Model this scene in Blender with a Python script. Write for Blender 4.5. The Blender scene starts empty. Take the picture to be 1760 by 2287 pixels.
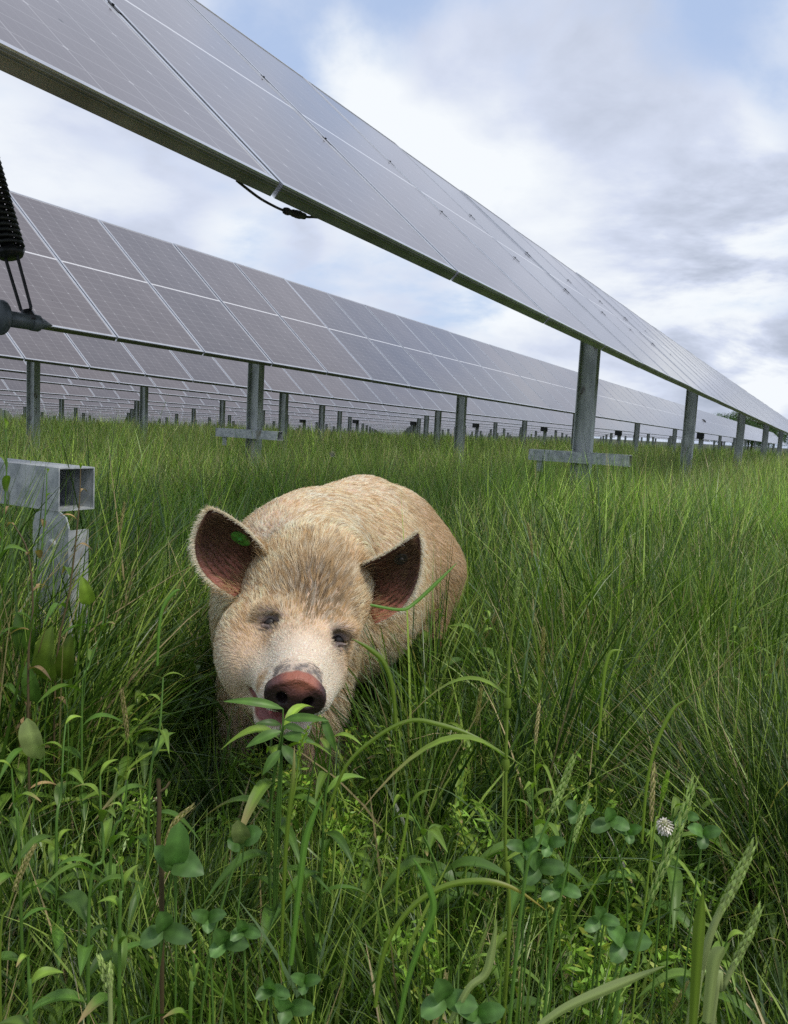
import bpy, math, random
import numpy as np
from mathutils import Vector, Matrix
R_ = np.random.default_rng(7)
random.seed(7)
sc = bpy.context.scene
C = sc.collection
SW, SH = 1760.0, 2287.0
# ---------------------------------------------------------------- camera
F_PX, PITCH, ROLL = 1774.06, -0.10697, 0.05274
CAM_H = 0.85
cp, sp = math.cos(PITCH), math.sin(PITCH)
FW = np.array([0, cp, sp]); RT0 = np.array([1.0, 0, 0]); UP0 = np.cross(RT0, FW)
RT = math.cos(ROLL) * RT0 + math.sin(ROLL) * UP0
UP = -math.sin(ROLL) * RT0 + math.cos(ROLL) * UP0
cam_data = bpy.data.cameras.new("camera")
cam = bpy.data.objects.new("camera", cam_data); C.objects.link(cam)
cam.matrix_world = Matrix(((RT[0], UP[0], -FW[0], 0), (RT[1], UP[1], -FW[1], 0), (RT[2], UP[2], -FW[2], CAM_H), (0, 0, 0, 1)))
cam_data.sensor_fit = 'VERTICAL'
cam_data.sensor_height = 24.0
cam_data.lens = 24.0 * F_PX / SH
cam_data.clip_start = 0.02
cam_data.clip_end = 3000
cam_data.dof.use_dof = True
cam_data.dof.focus_distance = 1.45
cam_data.dof.aperture_fstop = 20.0
sc.camera = cam

def P(px, py, y):
    """point seen at photo pixel (px,py) and world distance y"""
    d = FW + RT * ((px - SW / 2) / F_PX) + UP * ((SH / 2 - py) / F_PX)
    return d * (y / d[1]) + np.array([0, 0, CAM_H])
def PD(px, py, y):            # same for the 1681 px wide view of the photo
    k = 1760.0 / 1681.0
    return P(px * k, py * k, y)

# the ground falls away gently behind the rows
NVX, NVY = -math.sin(1.06526), math.cos(1.06526)
def fall(x, y):
    dn = x * NVX + y * NVY
    t = np.maximum(0, dn - 15.0)
    return -.030 * t * t / (t + 10.0)
def gz_far(x, y): return float(fall(np.array(x), np.array(y)))
# ---------------------------------------------------------------- helpers
def tag(o, label=None, cat=None, group=None, kind=None):
    if label: o['label'] = label
    if cat: o['category'] = cat
    if group: o['group'] = group
    if kind: o['kind'] = kind
    return o
def link(o, parent=None):
    C.objects.link(o)
    if parent: o.parent = parent
    return o
def empty(name, loc=(0, 0, 0)):
    o = bpy.data.objects.new(name, None); o.location = loc
    o.empty_display_size = 0.05
    return link(o)
class MB:
    def __init__(s): s.v = []; s.f = []; s.m = []; s.uv = {}
    def add(s, vs, fs, mat=0):
        n = len(s.v); s.v.extend([tuple(map(float, v)) for v in vs])
        for f in fs: s.f.append(tuple(n + i for i in f)); s.m.append(mat)
    def box(s, c, ax, ay, az, mat=0):
        """c centre, ax ay az half-axis vectors"""
        c, ax, ay, az = map(np.array, (c, ax, ay, az))
        vs = [c + i * ax + j * ay + k * az for k in (-1, 1) for j in (-1, 1) for i in (-1, 1)]
        s.add(vs, [(0, 2, 3, 1), (4, 5, 7, 6), (0, 1, 5, 4), (2, 6, 7, 3), (0, 4, 6, 2), (1, 3, 7, 5)], mat)
    def tube(s, pts, rad, n=8, mat=0, cap=True):
        pts = [np.array(p, float) for p in pts]
        if not hasattr(rad, '__len__'): rad = [rad] * len(pts)
        rings = []; prev = None
        for i, p in enumerate(pts):
            t = pts[min(i + 1, len(pts) - 1)] - pts[max(i - 1, 0)]
            t = t / (np.linalg.norm(t) + 1e-12)
            if prev is None:
                a = np.array([0, 0, 1.0]) if abs(t[2]) < .9 else np.array([1.0, 0, 0])
                u = np.cross(t, a)
            else: u = prev - t * (prev @ t)
            u /= np.linalg.norm(u) + 1e-12; prev = u; w = np.cross(t, u)
            rings.append([p + rad[i] * (math.cos(2 * math.pi * k / n) * u + math.sin(2 * math.pi * k / n) * w) for k in range(n)])
        vs = [q for r in rings for q in r]; fs = []
        for i in range(len(pts) - 1):
            for k in range(n):
                a, b = i * n + k, i * n + (k + 1) % n
                fs.append((a, b, b + n, a + n))
        if cap: fs.append(tuple(range(n))[::-1]); fs.append(tuple((len(pts) - 1) * n + k for k in range(n)))
        s.add(vs, fs, mat)
    def build(s, name, mats, parent=None, smooth=False):
        me = bpy.data.meshes.new(name); me.from_pydata(s.v, [], s.f); me.update()
        if not isinstance(mats, (list, tuple)): mats = [mats]
        for m in mats: me.materials.append(m)
        me.polygons.foreach_set('material_index', s.m)
        me.polygons.foreach_set('use_smooth', [smooth] * len(s.f))
        return link(bpy.data.objects.new(name, me), parent)
def np_mesh(name, verts, quads, mats, parent=None, cols=None, smooth=True, matidx=None):
    me = bpy.data.meshes.new(name)
    nv, nf = len(verts), len(quads); k = quads.shape[1]
    me.vertices.add(nv); me.vertices.foreach_set('co', verts.astype(np.float32).ravel())
    me.loops.add(nf * k); me.loops.foreach_set('vertex_index', quads.astype(np.int32).ravel())
    me.polygons.add(nf)
    me.polygons.foreach_set('loop_start', np.arange(0, nf * k, k, dtype=np.int32))
    me.polygons.foreach_set('use_smooth', np.full(nf, smooth))
    if not isinstance(mats, (list, tuple)): mats = [mats]
    for m in mats: me.materials.append(m)
    if matidx is not None: me.polygons.foreach_set('material_index', matidx.astype(np.int32))
    me.update(calc_edges=True)
    if cols is not None:
        a = me.color_attributes.new('Col', 'FLOAT_COLOR', 'POINT')
        c4 = np.ones((nv, 4), np.float32); c4[:, :3] = cols
        a.data.foreach_set('color', c4.ravel())
    return link(bpy.data.objects.new(name, me), parent)

def new_mat(name):
    m = bpy.data.materials.new(name); m.use_nodes = True
    nt = m.node_tree; b = nt.nodes['Principled BSDF']
    return m, nt, b, lambda t: nt.nodes.new(t), nt.links.new
def noise_mix(nt, N, L, c1, c2, scale, detail=6, lo=.4, hi=.6, coord='Object', rough=.6, stretch=None):
    tc = N('ShaderNodeTexCoord'); no = N('ShaderNodeTexNoise'); no.inputs['Scale'].default_value = scale
    no.inputs['Detail'].default_value = detail; no.inputs['Roughness'].default_value = rough
    src = tc.outputs[coord]
    if stretch:
        mp = N('ShaderNodeMapping'); mp.inputs['Scale'].default_value = stretch; L(src, mp.inputs['Vector']); src = mp.outputs['Vector']
    L(src, no.inputs['Vector'])
    cr = N('ShaderNodeValToRGB'); cr.color_ramp.elements[0].position = lo; cr.color_ramp.elements[1].position = hi
    cr.color_ramp.elements[0].color = (*c1, 1); cr.color_ramp.elements[1].color = (*c2, 1)
    L(no.outputs['Fac'], cr.inputs['Fac'])
    return cr.outputs['Color'], no.outputs['Fac']
def metal_mat(name, c1, c2, metallic, r, scale=12, stretch=None, bump=0.05, rust=None):
    m, nt, b, N, L = new_mat(name)
    col, fac = noise_mix(nt, N, L, c1, c2, scale, stretch=stretch)
    if rust:
        c3, f3 = noise_mix(nt, N, L, (0, 0, 0), (1, 1, 1), 9, lo=.62, hi=.7, stretch=(1, 1, .35))
        mx = N('ShaderNodeMix'); mx.data_type = 'RGBA'; L(c3, mx.inputs[0]); L(col, mx.inputs[6]); mx.inputs[7].default_value = (*rust, 1); col = mx.outputs[2]
    L(col, b.inputs['Base Color']); b.inputs['Metallic'].default_value = metallic; b.inputs['Roughness'].default_value = r
    bp = N('ShaderNodeBump'); bp.inputs['Strength'].default_value = bump; bp.inputs['Distance'].default_value = .01
    L(fac, bp.inputs['Height']); L(bp.outputs['Normal'], b.inputs['Normal'])
    return m
M = {}
M['alu'] = metal_mat('frame_aluminium', (.62, .63, .65), (.74, .75, .77), .96, .34, 6)
M['edge'] = metal_mat('shaded_frame_side', (.20, .21, .20), (.28, .29, .28), .85, .42, 5)  # darker copy of the frame metal, underside shade put into its colour
M['galv'] = metal_mat('galvanised_steel', (.33, .36, .36), (.50, .53, .53), .15, .5, 14, stretch=(1, 1, .3), rust=(.12, .10, .08))
M['galv_pale'] = metal_mat('galvanised_tube', (.32, .35, .37), (.52, .55, .56), .3, .5, 26, rust=(.20, .19, .15))
M['dark_steel'] = metal_mat('dark_steel', (.02, .022, .024), (.05, .052, .056), .6, .45, 20)
M['grey_cast'] = metal_mat('grey_cast_metal', (.07, .085, .095), (.12, .14, .15), .4, .5, 18)
M['rubber'] = metal_mat('black_rubber', (.012, .012, .014), (.025, .025, .028), 0, .5, 20)
M['back'] = metal_mat('back_sheet', (.5, .5, .5), (.6, .6, .6), 0, .6, 5)

def glass_mat():
    m, nt, b, N, L = new_mat('solar_glass')
    uv = N('ShaderNodeUVMap'); uv.uv_map = 'UVMap'
    sx = N('ShaderNodeSeparateXYZ'); L(uv.outputs['UV'], sx.inputs[0])
    def mth(op, a, bb=None, c=None):
        n = N('ShaderNodeMath'); n.operation = op
        for i, q in enumerate((a, bb, c)):
            if q is None: continue
            if isinstance(q, (int, float)): n.inputs[i].default_value = q
            else: L(q, n.inputs[i])
        return n.outputs[0]
    U = mth('MULTIPLY', sx.outputs['X'], 6.0); V = mth('MULTIPLY', sx.outputs['Y'], 24.0)
    du = mth('ABSOLUTE', mth('SUBTRACT', mth('FRACT', mth('ADD', U, .5)), .5))     # distance to column line, in columns (0.16 m)
    dv = mth('ABSOLUTE', mth('SUBTRACT', mth('FRACT', mth('ADD', V, .5)), .5))
    lu = mth('LESS_THAN', du, .0125)
    lv = mth('LESS_THAN', dv, .022)
    dv2 = mth('ABSOLUTE', mth('SUBTRACT', mth('FRACT', mth('ADD', mth('MULTIPLY', V, .5), .5)), .5))
    dia = mth('LESS_THAN', mth('ADD', du, dv2), .05)                      # cut cell corners
    mid = mth('LESS_THAN', mth('ABSOLUTE', mth('SUBTRACT', sx.outputs['Y'], .5)), .0048)
    edge = mth('MAXIMUM', mth('LESS_THAN', mth('MINIMUM', sx.outputs['X'], mth('SUBTRACT', 1.0, sx.outputs['X'])), .010),
               mth('LESS_THAN', mth('MINIMUM', sx.outputs['Y'], mth('SUBTRACT', 1.0, sx.outputs['Y'])), .006))
    line = mth('MAXIMUM', mth('MAXIMUM', mth('MULTIPLY', lu, .26), mth('MULTIPLY', lv, .20)), mth('MULTIPLY', dia, .45))
    strong = mth('MAXIMUM', mid, mth('MULTIPLY', edge, .55))
    # fine busbars
    bb = mth('MULTIPLY', mth('LESS_THAN', mth('ABSOLUTE', mth('SUBTRACT', mth('FRACT', mth('MULTIPLY', U, 5.0)), .5)), .05), .05)
    line = mth('MAXIMUM', mth('MAXIMUM', line, bb), strong)
    at = N('ShaderNodeObjectInfo')
    cr = N('ShaderNodeValToRGB'); e = cr.color_ramp.elements
    e[0].color = (.020, .020, .034, 1); e[1].color = (.046, .036, .042, 1); e[0].position = .1; e[1].position = .9
    L(at.outputs['Random'], cr.inputs['Fac'])
    mx = N('ShaderNodeMix'); mx.data_type = 'RGBA'; L(line, mx.inputs[0]); L(cr.outputs['Color'], mx.inputs[6]); mx.inputs[7].default_value = (.62, .63, .65, 1)
    # thin film of dust
    no = N('ShaderNodeTexNoise'); no.inputs['Scale'].default_value = 2.2; no.inputs['Detail'].default_value = 8
    tc = N('ShaderNodeTexCoord'); L(tc.outputs['Object'], no.inputs['Vector'])
    dust = mth('MULTIPLY_ADD', no.outputs['Fac'], .20, .13)
    vo = N('ShaderNodeTexVoronoi'); vo.inputs['Scale'].default_value = 3.2; L(tc.outputs['Object'], vo.inputs['Vector'])
    wn = N('ShaderNodeSeparateColor'); L(vo.outputs['Color'], wn.inputs[0])
    spk = mth('MULTIPLY', mth('LESS_THAN', vo.outputs['Distance'], .022), mth('GREATER_THAN', wn.outputs[0], .6))
    m2 = N('ShaderNodeMix'); m2.data_type = 'RGBA'; L(dust, m2.inputs[0]); L(mx.outputs[2], m2.inputs[6]); m2.inputs[7].default_value = (.42, .39, .40, 1)
    m3 = N('ShaderNodeMix'); m3.data_type = 'RGBA'; L(spk, m3.inputs[0]); L(m2.outputs[2], m3.inputs[6]); m3.inputs[7].default_value = (.03, .028, .025, 1)
    L(m3.outputs[2], b.inputs['Base Color'])
    rr = mth('MULTIPLY_ADD', no.outputs['Fac'], .10, .08); L(rr, b.inputs['Roughness'])
    b.inputs['IOR'].default_value = 1.5
    return m
M['glass'] = glass_mat()
# ---------------------------------------------------------------- solar tracker rows
YAW = 1.06526; T1 = 0.72116; T2 = 0.73051; ML = 1.96722; PITCHM = 1.02
DV = np.array([math.cos(YAW), math.sin(YAW), 0]); NV = np.array([-math.sin(YAW), math.cos(YAW), 0])
O1 = np.array([-0.31289, 1.98781, 0.56794 + CAM_H]); O2 = np.array([-2.3249, 6.57895, 0.60271 + CAM_H])
SPC = 3.9837
def zrow(R, s):
    if R > 5:
        q_ = O2 + NV * (SPC * (R - 2)) + DV * s; fz = gz_far(q_[0], q_[1])
    else: fz = 0
    if R == 1: return (0.08886 * (math.exp(-s / 10.766) - 1) if s > -6 else .08886 * (math.exp(6 / 10.766) - 1)) - .00475 * s
    z = (0.06045 * (math.exp(-max(s, -8) / 10.766) - 1)) - .00346 * s
    if R == 3: z += .10 * math.exp(-max(s, 0) / 9) - .05
    if R == 4: z += .17 * math.exp(-max(s, 0) / 13) - .04
    if R == 5: z += .22 * math.exp(-max(s, 0) / 15) - .03
    if R >= 6: z += .03 * math.sin(R * 2.1)
    return z + fz
def row_pt(R, k, v=0.0, b=0.0):
    """R row number, k modules along, v 0..1 up the slope, b metres behind the glass"""
    t = T1 if R == 1 else T2
    if R > 2: t = T2 + .012 * math.sin(R * 3.3)
    o = O1 if R == 1 else O2 + NV * (SPC * (R - 2))
    upv = NV * math.cos(t) + np.array([0, 0, math.sin(t)])
    nrm = np.cross(DV, upv)      # towards the sky side
    p = o + DV * (k * PITCHM) + np.array([0, 0, zrow(R, k * PITCHM)]) + upv * (v * ML)
    return p - nrm * b, upv, nrm

GAP, LIP, DEP = 0.016, 0.015, 0.040
def module_meshes():
    """frame (aluminium channel + back sheet) and glass, local axes: x along the row, y up the slope, z out of the glass"""
    w, l = PITCHM - GAP, ML
    x0, x1 = GAP / 2, GAP / 2 + w
    f = MB()
    for (xa, xb, ya, yb) in ((x0, x0 + LIP, 0, l), (x1 - LIP, x1, 0, l), (x0 + LIP, x1 - LIP, 0, LIP), (x0 + LIP, x1 - LIP, l - LIP, l)):
        cx, cy = (xa + xb) / 2, (ya + yb) / 2
        f.box((cx, cy, -DEP / 2), ((xb - xa) / 2, 0, 0), (0, (yb - ya) / 2, 0), (0, 0, DEP / 2), 0)
    # returned flange at the back of the lower and upper side, and grooves along the lower side
    for yy in (LIP + .012, l - LIP - .012):
        f.box(((x0 + x1) / 2, yy, -DEP + .0015), (w / 2 - LIP, 0, 0), (0, .012, 0), (0, 0, .0014), 0)
    f.box(((x0 + x1) / 2, -.0007, -DEP / 2 - .002), (w / 2 - .0005, 0, 0), (0, .0006, 0), (0, 0, DEP / 2 - .0022), 3)  # thin skin over the lower side, carries the painted underside shade
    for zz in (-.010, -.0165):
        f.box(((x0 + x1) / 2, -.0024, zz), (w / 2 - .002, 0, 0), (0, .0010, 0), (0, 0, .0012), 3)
    f.box(((x0 + x1) / 2, l / 2, -.012), (w / 2 - LIP, 0, 0), (0, l / 2 - LIP, 0), (0, 0, .002), 1)
    # junction box on the back
    f.box(((x0 + x1) / 2, l * .5, -.026), (.05, 0, 0), (0, .04, 0), (0, 0, .011), 2)
    g = MB()
    z = -.0025
    g.add([(x0 + LIP, LIP, z), (x1 - LIP, LIP, z), (x1 - LIP, l - LIP, z), (x0 + LIP, l - LIP, z)], [(0, 1, 2, 3)])
    return f, g
def uv_quad(me):
    u = me.uv_layers.new(name='UVMap')
    for poly in me.polygons:
        for li, q in zip(poly.loop_indices, ((0, 0), (1, 0), (1, 1), (0, 1))):
            u.data[li].uv = q
f_, g_ = module_meshes()
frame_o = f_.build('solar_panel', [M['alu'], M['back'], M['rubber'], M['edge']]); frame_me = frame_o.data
glass_o = g_.build('glass', M['glass']); uv_quad(glass_o.data); glass_me = glass_o.data
# one-mesh module for the far rows: frame with the glass as a second surface
far = MB(); far.v = list(f_.v); far.f = list(f_.f); far.m = list(f_.m)
nfv = len(far.f); far.add(g_.v, g_.f, 4)
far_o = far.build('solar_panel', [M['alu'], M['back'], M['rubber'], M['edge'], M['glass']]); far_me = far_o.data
u = far_me.uv_layers.new(name='UVMap'); pl = far_me.polygons[nfv]
for li, q in zip(pl.loop_indices, ((0, 0), (1, 0), (1, 1), (0, 1))): u.data[li].uv = q
for o in (frame_o, glass_o, far_o): bpy.data.objects.remove(o)

def local(root, p): return np.array(p) - np.array(root.location)
def ibeam(mb, c0, c1, depth=.165, fl=.10, th=.008):
    """vertical I-section from c0 (foot) to c1 (head), web along NV"""
    c0, c1 = np.array(c0), np.array(c1); ax = (c1 - c0) / 2; c = (c0 + c1) / 2
    mb.box(c, NV * (depth / 2 - th), DV * (th * .45), ax)
    for s in (-1, 1): mb.box(c + NV * s * (depth / 2 - th / 2), NV * (th / 2), DV * (fl / 2), ax)
LABELS = {
    1: 'big solar tracker row overhead, with a black cable looping under its lower edge',
    2: 'solar tracker row standing whole under the clouds, next behind the overhead one',
    3: 'solar tracker row showing below the edge of the whole one, post under the spring',
    4: 'solar tracker row, fourth back from the camera, its posts thin in the grass',
    5: 'solar tracker row, fifth back from the camera, a narrow strip of panels',
}
ORD = {6: 'sixth', 7: 'seventh', 8: 'eighth', 9: 'ninth', 10: 'tenth', 11: 'eleventh', 12: 'twelfth', 13: 'thirteenth', 14: 'fourteenth', 15: 'fifteenth', 16: 'sixteenth', 17: 'seventeenth', 18: 'eighteenth', 19: 'nineteenth', 20: 'twentieth and last'}
POSTS1 = [-.42, 5.5, 11.1, 18.1, 25.0, 32.0, 39.0, 46.0, 53.0]
POSTSN = [-3.0, 2.71, 8.4, 15.44, 22.4, 29.3, 36.3, 43.3, 50.3, 57.3, 64.3, 71.3, 78.3, 85.3, 92.3, 99.3, 106.3, 113.3]
KR = {1: (-3, 56), 2: (-3, 92), 3: (0, 92), 4: (3, 92), 5: (6, 92), 6: (9, 92), 7: (12, 96), 8: (15, 100), 9: (18, 104), 10: (20, 108), 11: (23, 112), 12: (26, 116), 13: (29, 120), 14: (32, 124), 15: (35, 128), 16: (38, 132), 17: (41, 136), 18: (44, 140), 19: (46, 140), 20: (49, 145)}
roots = {}
for R in range(1, 21):
    k0, k1 = KR[R]
    base, upv, nrm = row_pt(R, k0, .5)
    root = empty('solar_tracker_row', (base[0], base[1], 0)); roots[R] = root
    tag(root, LABELS.get(R) or ('solar tracker row, %s back, a thin pale strip above the grass' % ORD[R]), 'solar tracker', 'rows of solar trackers in the meadow')
    for k in range(k0, k1):
        p0, upv, nrm = row_pt(R, k); p1, _, _ = row_pt(R, k + 1)
        if R == 1 and k >= 6 or R > 1:      # tiny mounting differences between modules
            p0 = p0 + nrm * random.uniform(-.0015, .0015)
        xv = (p1 - p0); xv = xv / np.linalg.norm(xv)
        zv = np.cross(xv, upv); zv /= np.linalg.norm(zv); yv = np.cross(zv, xv)
        jit = Matrix.Rotation(random.gauss(0, .0012), 4, 'X') @ Matrix.Rotation(random.gauss(0, .0015), 4, 'Y')
        o = bpy.data.objects.new('solar_panel', frame_me if R < 3 else far_me); link(o, root)
        pl_ = local(root, p0)
        o.matrix_local = Matrix(((xv[0], yv[0], zv[0], pl_[0]), (xv[1], yv[1], zv[1], pl_[1]), (xv[2], yv[2], zv[2], pl_[2]), (0, 0, 0, 1))) @ jit
        if R < 3:
            g = bpy.data.objects.new('glass', glass_me); link(g, o)
    # torque tube along the back
    tb = MB(); step = 4 if R < 4 else 10
    ks = list(range(k0, k1, step)) + [k1]
    tb.tube([local(root, row_pt(R, k, .5, DEP + .075)[0]) for k in ks], .062, 10 if R < 3 else 6)
    tb.build('torque_tube', M['galv'], root, True)
    posts = POSTS1 if R == 1 else POSTSN
    for i, kp in enumerate(posts):
        if kp < k0 + .3 and not (R == 1) or kp > k1: continue
        top = row_pt(R, kp, .5, DEP + .075)[0]
        foot = np.array([top[0], top[1], -.25 + (gz_far(top[0], top[1]) if R > 5 else 0)])
        mb = MB(); lc = local(root, top); lf = local(root, foot)
        ibeam(mb, lf, lc - np.array([0, 0, .03]))
        po = mb.build('post', M['galv'], root)
        if R <= 3:     # bearing housing round the tube
            hb = MB(); hb.tube([lc - DV * .035, lc + DV * .035], .095, 14)
            hb.box(lc - np.array([0, 0, .12]), NV * .07, DV * .05, (0, 0, .05))
            hb.build('bearing', M['galv_pale'], po)
        if (R == 1 and i < 2) or (R == 2 and i == 1):
            # square cross tube carried by the post, and its bracket
            zc = CAM_H - .14 - .05 if R == 1 else CAM_H - .125 - .05
            cc = local(root, (foot[0], foot[1], zc)) - DV * .10
            if R == 1 and i == 0:
                e_ = P(172, 1092, 1.84); cc = local(root, e_ + NV * .46)
            ln = .46
            cb = MB(); tk = .003; hh = .05
            for s in (-1, 1):
                cb.box(cc + DV * s * (hh - tk / 2), NV * ln, DV * tk / 2, (0, 0, hh))
                cb.box(cc + np.array([0, 0, s * (hh - tk / 2)]), NV * ln, DV * (hh - tk), (0, 0, tk / 2))
            ct = cb.build('cross_tube', M['galv_pale'], root)
            bm_ = MB(); q = cc + NV * ((ln - .10) if (i or R == 2) else -(ln - .03)) - np.array([0, 0, hh + .001]); hb_ = .05 if R == 2 or i else .24
            if i or R == 2:
                bm_.box(q - np.array([0, 0, hb_]), NV * .03, DV * .004, (0, 0, hb_))
            else:
                # wide channel with rounded shoulders under the near end
                pr_ = [(-.062, -hb_ * 2), (-.062, -.035), (-.052, -.010), (-.030, 0), (.030, 0), (.052, -.010), (.062, -.035), (.062, -hb_ * 2)]
                vs_ = []; nP = len(pr_)
                for dd_ in (-.048, -.044):
                    for u_, z_ in pr_: vs_.append(q + NV * u_ + DV * dd_ + np.array([0, 0, z_]))
                bm_.add(vs_, [tuple(range(nP)), tuple(range(nP, 2 * nP))[::-1]] + [(k_, (k_ + 1) % nP, (k_ + 1) % nP + nP, k_ + nP) for k_ in range(nP)])
                for sg in (-1, 1): bm_.box(q + NV * sg * .060 - DV * .018 - np.array([0, 0, hb_ + .02]), NV * .0015, DV * .026, (0, 0, hb_ - .02))
            bk = bm_.build('bracket', M['galv_pale'], ct)
            if R == 1 and not i:
                bo = MB(); c_ = q - DV * .049 - np.array([0, 0, .075]) + NV * -.012; bo.tube([c_, c_ - DV * .006, c_ - DV * .008], [.011, .011, .007], 12); bo.build('bolt', M['galv'], ct)
    if R == 4 or R > 1:
        kd = 36.3
        if R >= 2 and R <= 9:       # drive box on the middle post
            top = row_pt(R, kd, .5, DEP + .075)[0]
            db = MB(); c0 = local(root, (top[0], top[1], top[2]))
            db.box(c0 - np.array([0, 0, .55]) - DV * .2, NV * .16, DV * .12, (0, 0, .24))
            db.tube([c0 - DV * .1, c0 + DV * .1], .17, 12)
            db.build('drive_box', M['dark_steel'], root)
# rails and clamps of the overhead row, at every seam
r1 = roots[1]
for k in range(-2, 20):
    mb = MB()
    c, upv, nrm = row_pt(1, k, .5, DEP + .012)
    lc = local(r1, c)
    mb.box(lc, DV * .03, upv * .21, nrm * .010)
    mb.build('mounting_rail', M['galv'], r1)
    for v in ((.395, .605) if k < 9 else ()):
            cl = MB(); c2 = local(r1, row_pt(1, k, v, 0)[0])
            cl.box(c2 + nrm * .0008, DV * .007, upv * .026, nrm * .0012)
            cl.tube([c2 + nrm * .001 + upv * .012, c2 + nrm * .006 + upv * .012], .0042, 6)
            cl.build('clamp', M['dark_steel'], r1)
# cable with its connector below the overhead row
def PR(px, py, q0):     # photo pixel on the vertical plane through q0 containing DV
    d = FW + RT * ((px - SW / 2) / F_PX) + UP * ((SH / 2 - py) / F_PX)
    o = np.array([0, 0, CAM_H]); t = ((q0 - o) @ NV) / (d @ NV)
    return o + d * t
q0 = row_pt(1, 0, 0.01, DEP)[0] + NV * .02
pix = [(505, 385), (530, 405), (556, 424), (585, 440), (606, 449)]
pix2 = [(651, 462), (668, 463), (690, 466), (715, 476)]
K_ = 1760 / 1681.
def bez(pts, n=4):
    pts = [np.array(p) for p in pts]; out = []
    for i in range(len(pts) - 1):
        p0 = pts[max(i - 1, 0)]; p1 = pts[i]; p2 = pts[i + 1]; p3 = pts[min(i + 2, len(pts) - 1)]
        for j in range(n):
            t = j / n
            out.append(.5 * ((2 * p1) + (-p0 + p2) * t + (2 * p0 - 5 * p1 + 4 * p2 - p3) * t * t + (-p0 + 3 * p1 - 3 * p2 + p3) * t ** 3))
    out.append(pts[-1]); return out
pa = [local(r1, PR(x * K_, y * K_, q0)) for x, y in pix]; pb = [local(r1, PR(x * K_, y * K_, q0)) for x, y in pix2]
mb = MB(); mb.tube(bez(pa + pb), .0034, 8)
cab = mb.build('cable', M['rubber'], r1, True)
mb = MB(); a, b = pa[-1], pb[0]; dd = b - a
mb.tube([a, a + dd * .03, a + dd * .1, a + dd * .2, a + dd * .24, a + dd * .36, a + dd * .40, a + dd * .5, a + dd * .55, a + dd * .75, a + dd * .8, a + dd * .97, b],
        [.005, .0085, .0095, .0095, .0075, .0075, .0095, .0095, .0105, .0105, .009, .008, .004], 10)
mb.build('connector', M['rubber'], cab, True)

# spring damper on the nearest post
pin0 = PD(-12, 678, 1.93); pin1 = pin0 + DV * .16
axis = DV
mb = MB()
L_ = lambda p: local(r1, p)
tipn = DV
pinA = P(-4, 708, 1.93)
mb.tube([L_(pinA - DV * .006), L_(pinA), L_(pinA + DV * .008), L_(pinA + DV * .012)], [.036, .042, .042, .036], 20)
mb.tube([L_(pinA + DV * .012), L_(pinA + DV * .085)], .0195, 16)
mb.tube([L_(pinA + DV * .085), L_(pinA + DV * .088), L_(pinA + DV * .108), L_(pinA + DV * .112), L_(pinA + DV * .125), L_(pinA + DV * .150)], [.017, .021, .021, .016, .012, .001], 12)
damper = mb.build('damper', M['grey_cast'], r1, True)
eye = pinA + DV * .085
topd = P(-95, 150, 2.05)
ax = topd - eye; LA = np.linalg.norm(ax); ax /= LA
side = np.cross(ax, np.array([0, 1.0, 0])); side /= np.linalg.norm(side); fr = np.cross(side, ax)
mb = MB(); mb.tube([L_(eye), L_(eye + ax * .03)], [.022, .013], 10)
for s in (-1, 1):
    mb.tube([L_(eye + ax * .02 + side * s * .006), L_(eye + ax * .035 + side * s * .013), L_(eye + ax * .17 + side * s * .015), L_(eye + ax * .30 + side * s * .015)], .0042, 8)
mb.build('fork_rod', M['dark_steel'], damper, True)
mb = MB(); pts = []
turns = 34
for i in range(turns * 12 + 1):
    a_ = i / 12 * 2 * math.pi; h = .185 + i / (turns * 12) * .48
    pts.append(L_(eye + ax * h + .034 * (math.cos(a_) * side + math.sin(a_) * fr)))
mb.tube(pts, .0052, 6)
mb.tube([L_(eye + ax * .165), L_(eye + ax * .18), L_(eye + ax * .182)], [.028, .037, .017], 16)
mb.tube([L_(eye + ax * .18), L_(eye + ax * .70)], .018, 10)
mb.build('spring', M['dark_steel'], damper, True)
# ---------------------------------------------------------------- sky, sun
w = bpy.data.worlds.new("World"); sc.world = w; w.use_nodes = True
w.cycles.sampling_method = 'MANUAL'; w.cycles.sample_map_resolution = 256
nt = w.node_tree; N = nt.nodes.new; L = nt.links.new
for n in list(nt.nodes): nt.nodes.remove(n)
out = N('ShaderNodeOutputWorld'); bg = N('ShaderNodeBackground'); L(bg.outputs[0], out.inputs[0])
SUN_EL = math.radians(56); SUN_AZ_VEC = np.array([.80, -.60])       # sun stands behind and to the side the panels face
sun_rot = math.atan2(SUN_AZ_VEC[0], SUN_AZ_VEC[1])
sky = N('ShaderNodeTexSky'); sky.sky_type = 'NISHITA'; sky.sun_disc = False
sky.sun_elevation = SUN_EL; sky.sun_rotation = sun_rot; sky.air_density = 1.0; sky.dust_density = 1.5
def wm(op, a, b=None, c=None, clamp=False):
    n = N('ShaderNodeMath'); n.operation = op; n.use_clamp = clamp
    for i, q in enumerate((a, b, c)):
        if q is None: continue
        if isinstance(q, (int, float)): n.inputs[i].default_value = q
        else: L(q, n.inputs[i])
    return n.outputs[0]
tc = N('ShaderNodeTexCoord'); sep = N('ShaderNodeSeparateXYZ'); L(tc.outputs['Generated'], sep.inputs[0])
zz = wm('MAXIMUM', sep.outputs['Z'], 0.0); zd = wm('ADD', zz, .26)
cx = wm('DIVIDE', sep.outputs['X'], zd); cy = wm('DIVIDE', sep.outputs['Y'], zd)
comb = N('ShaderNodeCombineXYZ'); L(cx, comb.inputs[0]); L(cy, comb.inputs[1]); comb.inputs[2].default_value = 3.7
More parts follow.
